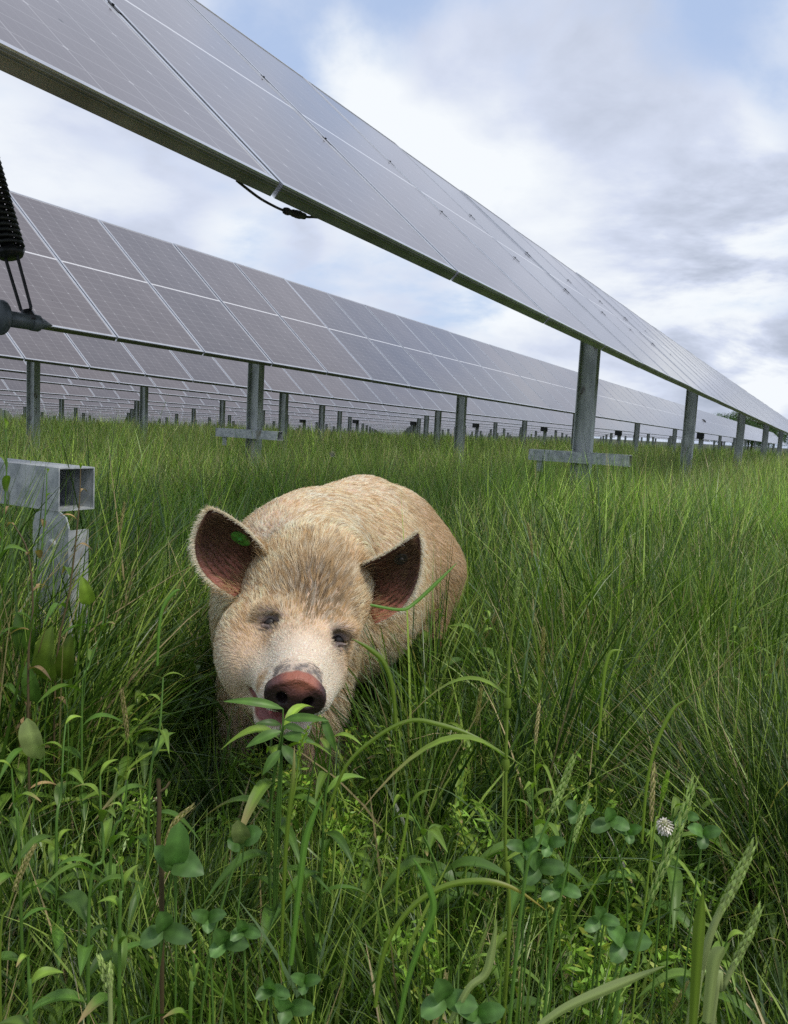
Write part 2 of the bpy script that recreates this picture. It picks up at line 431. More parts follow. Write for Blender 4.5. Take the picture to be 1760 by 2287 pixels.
def cn(scale, detail, rough, off=(0, 0, 0), dist=.0):
    mp = N('ShaderNodeMapping'); mp.inputs['Location'].default_value = off; mp.inputs['Scale'].default_value = (scale, scale, scale)
    L(comb.outputs[0], mp.inputs['Vector'])
    no = N('ShaderNodeTexNoise'); no.inputs['Scale'].default_value = 1; no.inputs['Detail'].default_value = detail
    no.inputs['Roughness'].default_value = rough; no.inputs['Distortion'].default_value = dist
    L(mp.outputs[0], no.inputs['Vector']); return no.outputs['Fac']
def sm(v, lo, hi):
    n = N('ShaderNodeMapRange'); n.interpolation_type = 'SMOOTHSTEP'; L(v, n.inputs[0]); n.inputs[1].default_value = lo; n.inputs[2].default_value = hi
    return n.outputs[0]
def blob(px, py, rad, soft=1.0):
    """smooth spot around the sky direction of one photographed cloud"""
    d = FW + RT * ((px - SW / 2) / F_PX) + UP * ((SH / 2 - py) / F_PX); d = d / np.linalg.norm(d)
    vm = N('ShaderNodeVectorMath'); vm.operation = 'DOT_PRODUCT'; L(tc.outputs['Generated'], vm.inputs[0]); vm.inputs[1].default_value = tuple(d)
    n = N('ShaderNodeMapRange'); n.interpolation_type = 'SMOOTHSTEP'; L(vm.outputs['Value'], n.inputs[0])
    n.inputs[1].default_value = math.cos(rad); n.inputs[2].default_value = 1.0
    return n.outputs[0]
base = cn(1.7, 8, .58, (2.1, .7, 0), .25)
shade = cn(1.2, 4, .5, (7.3, 3.1, 2.0), .2)
fine = cn(4.2, 5, .6, (1.0, 5.0, 1.0), .3)
cov = wm('ADD', wm('MULTIPLY', base, 1.0), wm('MULTIPLY', fine, .18))
holes = [(700, 0, .16, .20), (1060, 20, .15, .20), (1500, -20, .13, .16), (610, 620, .10, .10), (1000, 900, .05, .08), (1480, 800, .06, .10), (300, 330, .10, .05), (640, 820, .12, .06)]
for px, py, r, wgt in holes:
    cov = wm('SUBTRACT', cov, wm('MULTIPLY', blob(px, py, r), wgt))
adds = [(900, 230, .14, .2), (1250, 300, .2, .16), (1500, 560, .2, .22), (200, 330, .15, .12), (1720, 850, .06, .35), (1650, 780, .05, .15), (640, 520, .09, .05)]
for px, py, r, wgt in adds:
    cov = wm('ADD', cov, wm('MULTIPLY', blob(px, py, r), wgt))
mask = sm(cov, .40, .66)
dark = sm(wm('ADD', wm('MULTIPLY', shade, .7), wm('MULTIPLY', base, .35)), .42, .66)
dsum = wm('MULTIPLY', dark, .52)
for px, py, r, wgt in [(1600, 640, .19, .60), (1790, 590, .18, .50), (1450, 260, .20, .08), (1700, 640, .12, .22), (950, 200, .10, .0), (640, 545, .05, .28), (1150, 250, .12, .04), (60, 420, .10, .12)]:
    if wgt: dsum = wm('ADD', dsum, wm('MULTIPLY', wm('MULTIPLY', blob(px, py, r), wgt), sm(base, .34, .62)))
for px, py, r, wgt in [(800, 160, .08, .30), (960, 390, .09, .34), (1050, 350, .10, .10), (1640, 350, .06, .2), (560, 560, .08, .25), (1490, 390, .08, .15), (1690, 830, .06, .6), (1720, 880, .05, .4), (1100, 720, .08, .2)]:
    dsum = wm('SUBTRACT', dsum, wm('MULTIPLY', blob(px, py, r), wgt))
dsum = wm('MAXIMUM', dsum, 0.0)
dsum = wm('DIVIDE', dsum, wm('POWER', wm('ADD', 1.0, wm('POWER', dsum, 2.5)), .4))
dsum = wm('MULTIPLY', dsum, wm('MULTIPLY_ADD', fine, 1.5, .25))
edge = wm('MULTIPLY', wm('SUBTRACT', 1.0, sm(cov, .5, .8)), .12)
ccr = N('ShaderNodeValToRGB'); e = ccr.color_ramp.elements
e[0].position = 0; e[0].color = (.92, .96, 1.0, 1); e[1].position = 1; e[1].color = (.36, .41, .51, 1)
e2 = e.new(.35); e2.color = (.67, .73, .88, 1)
L(dsum, ccr.inputs['Fac'])
skm = N('ShaderNodeMix'); skm.data_type = 'RGBA'; skm.blend_type = 'MULTIPLY'; skm.inputs[0].default_value = 1; L(sky.outputs[0], skm.inputs[6]); skm.inputs[7].default_value = (.125, .125, .125, 1)
veil = N('ShaderNodeMix'); veil.data_type = 'RGBA'; veil.inputs[0].default_value = .7; L(skm.outputs[2], veil.inputs[6]); veil.inputs[7].default_value = (.56, .70, .98, 1)
mix = N('ShaderNodeMix'); mix.data_type = 'RGBA'; L(mask, mix.inputs[0]); L(veil.outputs[2], mix.inputs[6]); L(ccr.outputs['Color'], mix.inputs[7])
L(mix.outputs[2], bg.inputs['Color']); bg.inputs['Strength'].default_value = 1.0
sun = bpy.data.lights.new("sun", 'SUN'); sun.energy = 2.6; sun.angle = math.radians(10); sun.color = (1, .95, .86)
so = bpy.data.objects.new("sun", sun); C.objects.link(so)
sv = Vector((SUN_AZ_VEC[0] * math.cos(SUN_EL), SUN_AZ_VEC[1] * math.cos(SUN_EL), math.sin(SUN_EL)))
so.rotation_euler = sv.to_track_quat('Z', 'Y').to_euler()
sc.view_settings.view_transform = 'Standard'; sc.view_settings.look = 'None'; sc.view_settings.exposure = 0; sc.view_settings.gamma = 1
sc.render.engine = 'CYCLES'; sc.cycles.max_bounces = 6; sc.cycles.diffuse_bounces = 2; sc.cycles.glossy_bounces = 3; sc.cycles.transmission_bounces = 4
sc.cycles.use_denoising = False; sc.cycles.use_adaptive_sampling = False
# ---------------------------------------------------------------- ground
def ground_mat():
    m, nt, b, N, L = new_mat('meadow_soil')
    c, f = noise_mix(nt, N, L, (.020, .026, .010), (.05, .045, .022), 9, lo=.35, hi=.7)
    c2, f2 = noise_mix(nt, N, L, (0, 0, 0), (1, 1, 1), .6, lo=.4, hi=.6)
    mx = N('ShaderNodeMix'); mx.data_type = 'RGBA'; L(c2, mx.inputs[0]); L(c, mx.inputs[6]); mx.inputs[7].default_value = (.035, .055, .015, 1)
    L(mx.outputs[2], b.inputs['Base Color']); b.inputs['Roughness'].default_value = .95
    bp = N('ShaderNodeBump'); bp.inputs['Distance'].default_value = .03; L(f, bp.inputs['Height']); L(bp.outputs[0], b.inputs['Normal'])
    return m
def hgt(x, y):
    return .02 * np.sin(x * 1.7 + 1) * np.cos(y * 1.3) + .012 * np.sin(x * 4.1 + y * 3.3) + fall(x, y)
xs = np.concatenate([-np.geomspace(2500, 3, 60), np.linspace(-2.8, 2.8, 40), np.geomspace(3, 2500, 60)])
ys = np.concatenate([-np.geomspace(400, 2, 12), np.linspace(-1.8, 6, 50), np.geomspace(6.3, 2900, 60)])
gx, gy = np.meshgrid(xs, ys); gz = (hgt(gx, gy) - fall(gx, gy)) * (np.abs(gx) < 20) * (np.abs(gy) < 40) + np.maximum(fall(gx, gy), -3.0)
nx, ny = len(xs), len(ys)
vv = np.stack([gx.ravel(), gy.ravel(), gz.ravel()], 1)
ii = (np.arange(ny - 1)[:, None] * nx + np.arange(nx - 1)[None]).ravel()
q = np.stack([ii, ii + 1, ii + 1 + nx, ii + nx], 1)
g = np_mesh('ground', vv, q, ground_mat()); tag(g, kind='structure')
# ---------------------------------------------------------------- the pig: one continuous surface from a distance field
def sdf_cone(X, a, b, ra, rb):
    a = np.asarray(a, np.float32); b = np.asarray(b, np.float32)
    ba = b - a; l2 = float(ba @ ba)
    px, py, pz = X[0] - a[0], X[1] - a[1], X[2] - a[2]
    t = np.clip((px * ba[0] + py * ba[1] + pz * ba[2]) / l2, 0, 1)
    d = np.sqrt((px - t * ba[0]) ** 2 + (py - t * ba[1]) ** 2 + (pz - t * ba[2]) ** 2)
    return d - (ra + (rb - ra) * t)
def sdf_ell(X, c, r, Rm=None):
    c = np.asarray(c, np.float32); p = [X[i] - c[i] for i in range(3)]
    if Rm is not None:
        p = [sum(float(Rm[i][j]) * p[j] for j in range(3)) for i in range(3)]
    k0 = np.sqrt((p[0] / r[0]) ** 2 + (p[1] / r[1]) ** 2 + (p[2] / r[2]) ** 2)
    k1 = np.sqrt((p[0] / r[0] ** 2) ** 2 + (p[1] / r[1] ** 2) ** 2 + (p[2] / r[2] ** 2) ** 2)
    return k0 * (k0 - 1) / (k1 + 1e-9)
def smin(a, b, k):
    h = np.clip(.5 + .5 * (b - a) / k, 0, 1)
    return b + (a - b) * h - k * h * (1 - h)
def smax(a, b, k): return -smin(-a, -b, k)
def unit(v): v = np.asarray(v, float); return v / np.linalg.norm(v)
def frame_of(fwd, upv):
    f = unit(fwd); s = unit(np.cross(f, upv)); u = np.cross(s, f)
    return np.array([s, f, u])          # rows: side, forward, up
# landmarks (world)
nose = PD(631, 1476, 1.10)                 # centre of the snout disc
brow = PD(650, 1330, 1.285)
poll = PD(668, 1215, 1.43)
eyeL = PD(574, 1330, 1.285); eyeR = PD(722, 1364, 1.275)
side = unit(eyeR - eyeL)                    # towards the picture's right
hf = unit(nose - poll)                      # head forward (poll to snout)
hu = unit(np.cross(side, hf)); 
if hu[2] < 0: hu = -hu
side = unit(np.cross(hf, hu)) * (1 if np.dot(np.cross(hf, hu), side) > 0 else -1)
HR = np.array([side, hf, hu])
def H(s, f, u, o=None): return (nose if o is None else o) + side * s + hf * f + hu * u
withers = PD(690, 1085, 1.80); rump = np.array([.045, 2.40, .47])
chest = np.array([-.235, 1.72, .40]); BF = unit(np.array([-.30, -1.0, 0])); BS = unit(np.array([1.0, -.30, 0])); BU = np.array([0, 0, 1.0])
BR = np.array([BS, -BF, BU])
BO = np.array([-.215, 1.70, 0.])
def B(s, back, z): return BO + BS * s - BF * back + BU * z
EYES = []
def pig_sdf(X, stage=1):
    # trunk
    d = sdf_ell(X, B(0, .02, .44), (.136, .25, .225), BR)
    d = smin(d, sdf_ell(X, B(0, .32, .43), (.212, .34, .238), BR), .10)
    d = smin(d, sdf_ell(X, B(0, .62, .46), (.200, .24, .225), BR), .10)
    d = smin(d, sdf_cone(X, B(-.0, -.02, .56), B(0, .45, .60), .10, .11), .08)
    # neck and jowls
    d = smin(d, sdf_cone(X, B(-.012, .0, .48), H(-.026, -.33, -.055), .134, .096), .07)
    hd = sdf_ell(X, H(.002, -.285, -.035), (.096, .125, .092), HR)                   # skull
    hd = smin(hd, sdf_cone(X, H(0.0, -.27, -.02), H(0, -.13, -.026), .074, .054), .04)
    hd = smin(hd, sdf_cone(X, H(0, -.16, -.034), H(0, -.016, -.004), .060, .0385), .03)   # snout bridge
    hd = smin(hd, sdf_ell(X, H(-.088, -.195, -.062), (.055, .098, .066), HR), .04)  # cheek, picture left
    hd = smin(hd, sdf_ell(X, H(.030, -.20, -.062), (.040, .085, .060), HR), .045)
    hd = smin(hd, sdf_ell(X, H(-.056, -.19, -.116), (.050, .09, .055), HR), .05)  # jowl
    hd = smin(hd, sdf_ell(X, H(.005, -.22, -.125), (.046, .09, .06), HR), .05)
    # brow ridges
    hd = smin(hd, sdf_ell(X, eyeL + hu * .010 - hf * .020, (.026, .018, .016), HR), .02)
    hd = smin(hd, sdf_ell(X, eyeR + hu * .010 - hf * .020, (.032, .022, .018), HR), .02)
    # upper lips either side of the snout
    hd = smin(hd, sdf_cone(X, H(-.030, -.030, -.030), H(-.052, -.115, -.054), .024, .031), .025)
    hd = smin(hd, sdf_cone(X, H(.030, -.030, -.030), H(.044, -.115, -.054), .024, .029), .025)
    # mouth opening, then the lower jaw below it
    mouth = sdf_ell(X, H(-.034, -.055, -.074), (.038, .078, .012), HR)
    hd = smax(hd, -mouth, .010)
    jaw = sdf_cone(X, H(-.028, -.17, -.128), H(-.026, -.058, -.106), .046, .024)
    jaw = smin(jaw, sdf_cone(X, H(-.054, -.14, -.104), H(-.044, -.062, -.100), .018, .013), .02)
    jaw = smin(jaw, sdf_cone(X, H(.025, -.14, -.118), H(.014, -.052, -.112), .020, .015), .02)
    hd = smin(hd, jaw, .018)
    d = smin(d, hd, .040)
    d = smin(d, sdf_cone(X, H(.012, -.345, .0), B(0, .12, .57), .095, .11), .06)
    # skin fold between head and neck, wrinkles over the snout
    # shoulder and front legs
    for s in (-1, 1):
        d = smin(d, sdf_cone(X, B(.075 * s - .01, .0, .42), B(.090 * s - .01, .0, .24), .08, .052), .06)
        d = smin(d, sdf_cone(X, B(.090 * s - .01, .0, .26), B(.090 * s - .01, -.04, .10), .052, .033), .03)
        d = smin(d, sdf_cone(X, B(.090 * s - .01, -.04, .11), B(.092 * s - .01, -.06, .035), .032, .033), .015)
        # ham, stifle, hock, shank
        d = smin(d, sdf_cone(X, B(.115 * s, .66, .42), B(.130 * s, .60, .27), .135, .075), .07)
        d = smin(d, sdf_cone(X, B(.130 * s, .60, .28), B(.125 * s, .78, .20), .07, .040), .04)
        d = smin(d, sdf_cone(X, B(.125 * s, .78, .20), B(.125 * s, .72, .035), .036, .032), .02)
    # snout: flared disc
    disc_c = H(0, .004, .0)
    p = [sum(float(HRD[i][j]) * (X[j] - disc_c[j]) for j in range(3)) for i in range(3)]
    rr = np.sqrt((p[0] / .0445) ** 2 + ((p[2] + .002 - .0045 * np.exp(-(p[0] / .014) ** 2)) / .0335) ** 2)
    disc = smax((rr - 1) * .036, np.abs(p[1]) - .009, .0045)
    d = smin(d, disc, .007)
    # dished face of the disc and the nostrils
    d = smax(d, -sdf_ell(X, disc_c + DFW * .030, (.036, .0150, .0265), HRD), .004)
    for s in (-1, 1):
        d = smax(d, -sdf_ell(X, disc_c + DSD * s * .0185 - DUP * .002 + DFW * .010, (.0078, .022, .0100), HRD), .003)
    # groove behind the disc and wrinkles of the bridge
    for i, (ff, am) in enumerate(((-.016, .010), (-.027, .008), (-.040, .005))):
        c = H(.004, ff, .042 + i * .004)
        d = smax(d, -sdf_ell(X, c, (.030, .0028, am), HR), .003)
    # eye sockets with a heavy upper lid and a bag below
    for e, s in EYES:
        d = smax(d, -sdf_ell(X, e + vw_(e) * -.003, (.017, .012, .015), HR), .012)
        d = smin(d, sdf_cone(X, e - hf * .0070 - vw_(e) * .001 - side * .016, e - hf * .0070 - vw_(e) * .001 + side * .014, .0034, .0034), .010)
        d = smin(d, sdf_cone(X, e + hf * .0115 + vw_(e) * .002 - side * .011, e + hf * .0115 + vw_(e) * .002 + side * .011, .0026, .0026), .010)
        d = smax(d, -sdf_cone(X, e + hf * .020 - side * .016 + vw_(e) * -.006, e + hf * .020 + side * .016 + vw_(e) * -.006, .0025, .0025), .005)
    return d
DFW = unit(unit(np.array([.05, -1.0, -.0])) * .42 + hf * .75 - hu * .22 + side * .05)   # the way the disc faces
_sd = side * math.cos(.10) - hu * math.sin(.10); DSD = unit(_sd - DFW * (_sd @ DFW)); DUP = np.cross(DSD, DFW)
if DUP[2] < 0: DUP = -DUP
HRD = np.array([DSD, DFW, DUP])

def axis_steps(lo, hi, flo, fhi, h1, h2):
    a = [lo]
    while a[-1] < hi:
        x = a[-1]
        dist = max(flo - x, x - fhi, 0)
        a.append(x + min(h2, h1 + dist * .12))
    return np.array(a, np.float32)
def surface_nets(f, xs, ys, zs):
    X = np.meshgrid(xs, ys, zs, indexing='ij')
    D = f([a.astype(np.float32) for a in X]).astype(np.float32); del X
    ins = D < 0
    c = [ins[i:ins.shape[0] - 1 + i, j:ins.shape[1] - 1 + j, k:ins.shape[2] - 1 + k] for i in (0, 1) for j in (0, 1) for k in (0, 1)]
    cnt = sum(x.astype(np.int8) for x in c)
    act = (cnt > 0) & (cnt < 8); del c
    I, J, K = np.nonzero(act); idx = -np.ones(act.shape, np.int64); idx[I, J, K] = np.arange(len(I))
    acc = np.zeros((len(I), 3)); wsum = np.zeros(len(I))
    ax = [xs, ys, zs]
    cor = [(i, j, k) for i in (0, 1) for j in (0, 1) for k in (0, 1)]
    for a in cor:
        for dim in range(3):
            if a[dim]: continue
            b = list(a); b[dim] = 1
            da = D[I + a[0], J + a[1], K + a[2]]; db = D[I + b[0], J + b[1], K + b[2]]
            s = (da < 0) != (db < 0); t = np.where(s, da / np.where(s, da - db, 1), 0)
            pa = np.stack([xs[I + a[0]], ys[J + a[1]], zs[K + a[2]]], 1); pb = np.stack([xs[I + b[0]], ys[J + b[1]], zs[K + b[2]]], 1)
            acc += np.where(s[:, None], pa + (pb - pa) * t[:, None], 0); wsum += s
    V = acc / wsum[:, None]
    quads = []
    for dim in range(3):
        o = [d for d in range(3) if d != dim]
        sl0 = [slice(None)] * 3; sl1 = [slice(None)] * 3; sl0[dim] = slice(0, -1); sl1[dim] = slice(1, None)
        a = ins[tuple(sl0)]; b = ins[tuple(sl1)]; e = a != b
        E_ = list(np.nonzero(e)); ok = (E_[o[0]] > 0) & (E_[o[1]] > 0) & (E_[o[0]] < D.shape[o[0]] - 1) & (E_[o[1]] < D.shape[o[1]] - 1)
        E_ = [x[ok] for x in E_]; flip = a[tuple(E_)]
        def at(du, dv):
            q = [x.copy() for x in E_]; q[o[0]] -= du; q[o[1]] -= dv; return idx[tuple(q)]
        qd = np.stack([at(1, 1), at(0, 1), at(0, 0), at(1, 0)], 1)
        if dim == 1: flip = ~flip
        qd[~flip] = qd[~flip][:, ::-1]; quads.append(qd)
    return V, np.concatenate(quads)
def grad(f, V, h=.0015):
    G = np.zeros_like(V)
    for i in range(3):
        a = V.copy(); b = V.copy(); a[:, i] += h; b[:, i] -= h
        G[:, i] = f([a[:, 0], a[:, 1], a[:, 2]]) - f([b[:, 0], b[:, 1], b[:, 2]])
    return G / (np.linalg.norm(G, axis=1, keepdims=True) + 1e-9)
def vw_(e): return unit(e - np.array([0, 0, CAM_H]))
def hit(px, py):
    o = np.array([0, 0, CAM_H]); d_ = unit(PD(px, py, 1.0) - o); t = .9
    for _ in range(60):
        p = o + d_ * t; v = float(pig_sdf([np.array([p[0]]), np.array([p[1]]), np.array([p[2]])])[0]); t += v * .8
    return o + d_ * t
eyeL = hit(577, 1327); eyeR = hit(721, 1364)
for e_, s_ in ((eyeL, -1), (eyeR, 1)): EYES.append((e_ + vw_(e_) * .004, s_))
fine = .0028
xs_ = axis_steps(-.50, .36, nose[0] - .10, nose[0] + .10, fine, .0105)
ys_ = axis_steps(nose[1] - .06, 2.72, nose[1] - .04, nose[1] + .20, fine, .0115)
zs_ = axis_steps(-.01, .80, nose[2] - .12, nose[2] + .14, fine, .0105)
PV, PQ = surface_nets(pig_sdf, xs_, ys_, zs_)
PN = grad(pig_sdf, PV)

def vnoise(P3, scale, seed=0):
    """cheap smooth value noise"""
    p = P3 * scale + 100.0 + seed * 17.3; i = np.floor(p).astype(np.int64); f = p - i; f = f * f * (3 - 2 * f)
    def h(a): 
        n = (a[:, 0] * 73856093) ^ (a[:, 1] * 19349663) ^ (a[:, 2] * 83492791)
        n = (n * 2654435761) & 0xffffffff; n ^= n >> 15; n = (n * 2246822519) & 0xffffffff; n ^= n >> 13
        return (n & 0xffff) / 65535.0
    r = 0
    for dx in (0, 1):
        for dy in (0, 1):
            for dz in (0, 1):
                w_ = (f[:, 0] if dx else 1 - f[:, 0]) * (f[:, 1] if dy else 1 - f[:, 1]) * (f[:, 2] if dz else 1 - f[:, 2])
                r = r + w_ * h(i + np.array([dx, dy, dz]))
    return r
def sstep(x, a, b):
    t = np.clip((x - a) / (b - a), 0, 1); return t * t * (3 - 2 * t)
def hloc(V): d = V - nose; return d @ side, d @ hf, d @ hu
def skin_cols(V):
    s, f, u_ = hloc(V)
    n1 = vnoise(V, 9); n2 = vnoise(V, 35, 2); n3 = vnoise(V, 120, 3)
    c = np.array([.60, .43, .30])[None] * (.80 + .35 * n1[:, None])
    c = c * (.85 + .3 * n2[:, None])
    def blend(c, col, w_): w_ = np.clip(w_, 0, 1)[:, None]; return c * (1 - w_) + np.array(col)[None] * w_
    dn = np.linalg.norm(V - nose, axis=1)
    # white muzzle
    c = blend(c, (.62, .52, .42), sstep(f, -.125, -.07) * .7)
    # snout disc: reddish pink and brown
    dd = (V - H(0, .004, 0)); dsd, dfw, dup = dd @ DSD, dd @ DFW, dd @ DUP
    rim = sstep(dfw + .006 * (n3 - .5), -.015, -.005) * (np.sqrt((dsd / .056) ** 2 + (dup / .047) ** 2) < 1)
    c = blend(c, (.13, .048, .040), rim)
    c = blend(c, (.030, .017, .020), rim * sstep(-dup + .014 * (n2 - .5) + np.abs(dsd) * .25, -.024, .006) * .93)
    c = blend(c, (.34, .12, .075), rim * sstep(dup - .3 * np.abs(dsd - .006), .012, .026) * .9)
    for sgn in (-1, 1):
        e_ = np.sqrt(((dsd - sgn * .0175) / .0085) ** 2 + ((dup + .003) / .0115) ** 2)
        c = blend(c, (.012, .006, .006), rim * sstep(-e_, -1.15, -.75))
    # grey wrinkles above the disc
    c = blend(c, (.09, .075, .085), .8 * (.35 + .65 * sstep(n3, .3, .6)) * sstep(-np.abs(f + .012) + .020 * (n2 - .4), -.016, -.004) * (u_ > .014) * (1 - rim))
    # dark skin round the eyes
    for e, k in ((eyeL, .9), (eyeR, .9)):
        q = (V - e) @ np.array([side, hf, hu]).T
        de = np.sqrt((q[:, 0] / .029) ** 2 + (q[:, 1] / .027) ** 2 + (q[:, 2] / .034) ** 2) + .35 * (n2 - .5)
        c = blend(c, (.15, .115, .115), .75 * k * sstep(-de, -1.1, -.4)); c = blend(c, (.045, .032, .034), .8 * sstep(-de, -.55, -.20))
    # yellowish stains below the eyes and on the cheeks
    for q0, rr0 in ((EYES[0][0] + hf * .045 - side * .012, .026), (EYES[1][0] + hf * .035 + side * .006, .020), (H(-.055, -.035, -.01), .022)):
        c = blend(c, (.34, .20, .085), .6 * sstep(-np.linalg.norm(V - q0, axis=1) + .02 * (n2 - .5), -rr0, -rr0 * .3))
    # mouth lining and lips
    mo = (V - H(-.034, -.055, -.077)); md = np.sqrt((mo @ side / .044) ** 2 + (mo @ hf / .078) ** 2 + (mo @ hu / .021) ** 2)
    c = blend(c, (.22, .07, .065), sstep(-md, -1.15, -.9) * (1 - rim))
    # muddy legs and belly
    c = blend(c, (.11, .085, .055), sstep(-V[:, 2] + .05 * (n1 - .5), -.22, -.10) * .8)
    return c

# ears: thin curved sheets sewn into the same mesh
def ear_sheet(base_a, base_b, tip, belly_a, belly_b, cup, thick=.0034, n=18, m=16, curl=0.0, back=None):
    """a leaf between the two rim curves a (front) and b (rear), cupped by `cup` metres along `back`"""
    base_a, base_b, tip, belly_a, belly_b = map(np.array, (base_a, base_b, tip, belly_a, belly_b))
    rows = []
    for i in range(n + 1):
        t = i / n
        a = (1 - t) ** 2 * base_a + 2 * t * (1 - t) * belly_a + t * t * tip
        b = (1 - t) ** 2 * base_b + 2 * t * (1 - t) * belly_b + t * t * tip
        w_ = np.linalg.norm(a - b)
        for j in range(m + 1):
            s = j / m
            p = a * (1 - s) + b * s
            depth = cup * math.sin(math.pi * s) ** .8 * (w_ / .10) * (1 - .55 * t)
            p = p + back * depth + back * curl * (-(t ** 2))
            rows.append(p)
    top = np.array(rows)
    idx = np.arange((n + 1) * (m + 1)).reshape(n + 1, m + 1)
    q = np.stack([idx[:-1, :-1].ravel(), idx[:-1, 1:].ravel(), idx[1:, 1:].ravel(), idx[1:, :-1].ravel()], 1)
    # normals
    G = top.reshape(n + 1, m + 1, 3); du = np.gradient(G, axis=0); dv = np.gradient(G, axis=1)
    nn = np.cross(du, dv); nn /= np.linalg.norm(nn, axis=2, keepdims=True) + 1e-9; nn = nn.reshape(-1, 3)
    if (nn.mean(0) @ back) < 0: nn = -nn
    bot = top + nn * thick
    N0 = len(top); q2 = q[:, ::-1] + N0
    rim = list(idx[0, :]) + list(idx[1:, -1]) + list(idx[-1, ::-1][1:]) + list(idx[::-1, 0][1:-1])
    q3 = np.array([[rim[i], rim[i] + N0, rim[(i + 1) % len(rim)] + N0, rim[(i + 1) % len(rim)]] for i in range(len(rim))])
    return np.concatenate([top, bot]), np.concatenate([q, q2, q3]), nn, N0, top, bot
view = unit(np.array([0, 1.0, -.15]))
ears = []
# picture-left ear: opening faces the camera, tip up
eL = ear_sheet(PD(575, 1192, 1.37), PD(500, 1272, 1.36), PD(446, 1088, 1.345), PD(520, 1108, 1.31), PD(368, 1202, 1.345), .055, back=unit(np.array([.25, 1.0, -.05])))
# picture-right ear: points out to the side
eR = ear_sheet(PD(752, 1215, 1.37), PD(800, 1330, 1.345), PD(893, 1136, 1.35), PD(836, 1184, 1.31), PD(912, 1290, 1.35), .050, back=unit(np.array([-.15, 1.0, -.05])))
ears = [eL, eR]
body_v = [PV]; body_q = [PQ]; cols = [skin_cols(PV)]; off = len(PV)
for ei, (v, q, nn, n0, top, bot) in enumerate(ears):
    body_v.append(v); body_q.append(q + off); off += len(v)
    nz = vnoise(v, 30, 5); G = np.repeat(np.linspace(0, 1, 19), 17)
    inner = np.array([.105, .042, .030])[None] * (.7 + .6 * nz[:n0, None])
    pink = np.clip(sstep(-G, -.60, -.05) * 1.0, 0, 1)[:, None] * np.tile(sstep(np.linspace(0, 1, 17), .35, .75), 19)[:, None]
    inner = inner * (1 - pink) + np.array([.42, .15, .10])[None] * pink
    outer = np.array([.50, .36, .25])[None] * (.8 + .4 * nz[n0:, None])
    cols += [inner, outer]
pv = np.concatenate(body_v); pq = np.concatenate(body_q); pc = np.concatenate(cols)
def skin_mat():
    m, nt, b, N, L = new_mat('pig_skin')
    a = N('ShaderNodeVertexColor'); a.layer_name = 'Col'
    L(a.outputs['Color'], b.inputs['Base Color'])
    b.inputs['Roughness'].default_value = .48; b.inputs['Subsurface Weight'].default_value = .12
    b.inputs['Subsurface Radius'].default_value = (.01, .004, .002); b.inputs['Subsurface Scale'].default_value = .4
    tc = N('ShaderNodeTexCoord'); no = N('ShaderNodeTexNoise'); no.inputs['Scale'].default_value = 110; no.inputs['Detail'].default_value = 8; no.inputs['Distortion'].default_value = 1.2
    L(tc.outputs['Object'], no.inputs['Vector'])
    bp = N('ShaderNodeBump'); bp.inputs['Distance'].default_value = .003; bp.inputs['Strength'].default_value = .8; L(no.outputs['Fac'], bp.inputs['Height']); L(bp.outputs[0], b.inputs['Normal'])
    return m
pig = np_mesh('pig', pv, pq, skin_mat(), cols=pc)
tag(pig, 'blond hairy pig with a green ear tag, its pink snout down in the grass', 'pig')
# eyes
def eye_mat(name, col, r):
    m, nt, b, N, L = new_mat(name); c, f = noise_mix(nt, N, L, col, tuple(x * 1.6 for x in col), 90); L(c, b.inputs['Base Color']); b.inputs['Roughness'].default_value = r; return m
em = eye_mat('dark_eye', (.010, .007, .006), .45)
for e, s in ((eyeL, -1), (eyeR, 1)):
    mb = MB(); c = e + vw_(e) * .0135 + hf * .001; n_ = 12
    vs = []; fs = []
    for i in range(n_ + 1):
        th = math.pi * i / n_
        for j in range(16):
            ph = 2 * math.pi * j / 16
            vs.append(c + .0105 * (math.sin(th) * math.cos(ph) * side + math.sin(th) * math.sin(ph) * hf + math.cos(th) * hu))
    for i in range(n_):
        for j in range(16): fs.append((i * 16 + j, i * 16 + (j + 1) % 16, (i + 1) * 16 + (j + 1) % 16, (i + 1) * 16 + j))
    mb.add(vs, fs); mb.build('eye', em, pig, True)
# tongue in the open mouth
tm = eye_mat('tongue', (.30, .09, .09), .35)
mb = MB(); mb.tube([H(-.030, -.10, -.092), H(-.032, -.06, -.090), H(-.034, -.050, -.088), H(-.035, -.045, -.090)], [.010, .009, .006, .003], 12)
mb.build('tongue', tm, pig, True)
# green button tag in the picture-left ear, clipped through the sheet
tg = eye_mat('green_plastic', (.05, .20, .025), .4)
G = eL[4].reshape(19, 17, 3); tc_ = G[8, 4]; tn = -eL[2].reshape(19, 17, 3)[8, 4]
if tn[1] > 0: tn = -tn
mb = MB(); mb.tube([tc_ + tn * .002, tc_ + tn * .0025, tc_ + tn * .005, tc_ + tn * .0055], [.0165, .0185, .0185, .0170], 24)
mb.tube([tc_ + tn * .005, tc_ + tn * .009, tc_ + tn * .0095], [.0055, .0045, .003], 12)
et = mb.build('ear_tag', tg, pig, False)
mb = MB(); mb.tube([tc_ + tn * .0093, tc_ + tn * .0101], [.0016, .0016], 8); mb.build('tag_hole', M['rubber'], et)
G = eR[4].reshape(19, 17, 3); tc_ = G[11, 5]; tn = -eR[2].reshape(19, 17, 3)[11, 5]
if tn[1] > 0: tn = -tn
mb = MB(); mb.tube([tc_ + tn * .002, tc_ + tn * .0025, tc_ + tn * .005, tc_ + tn * .0055], [.0115, .0125, .0125, .0118], 24)
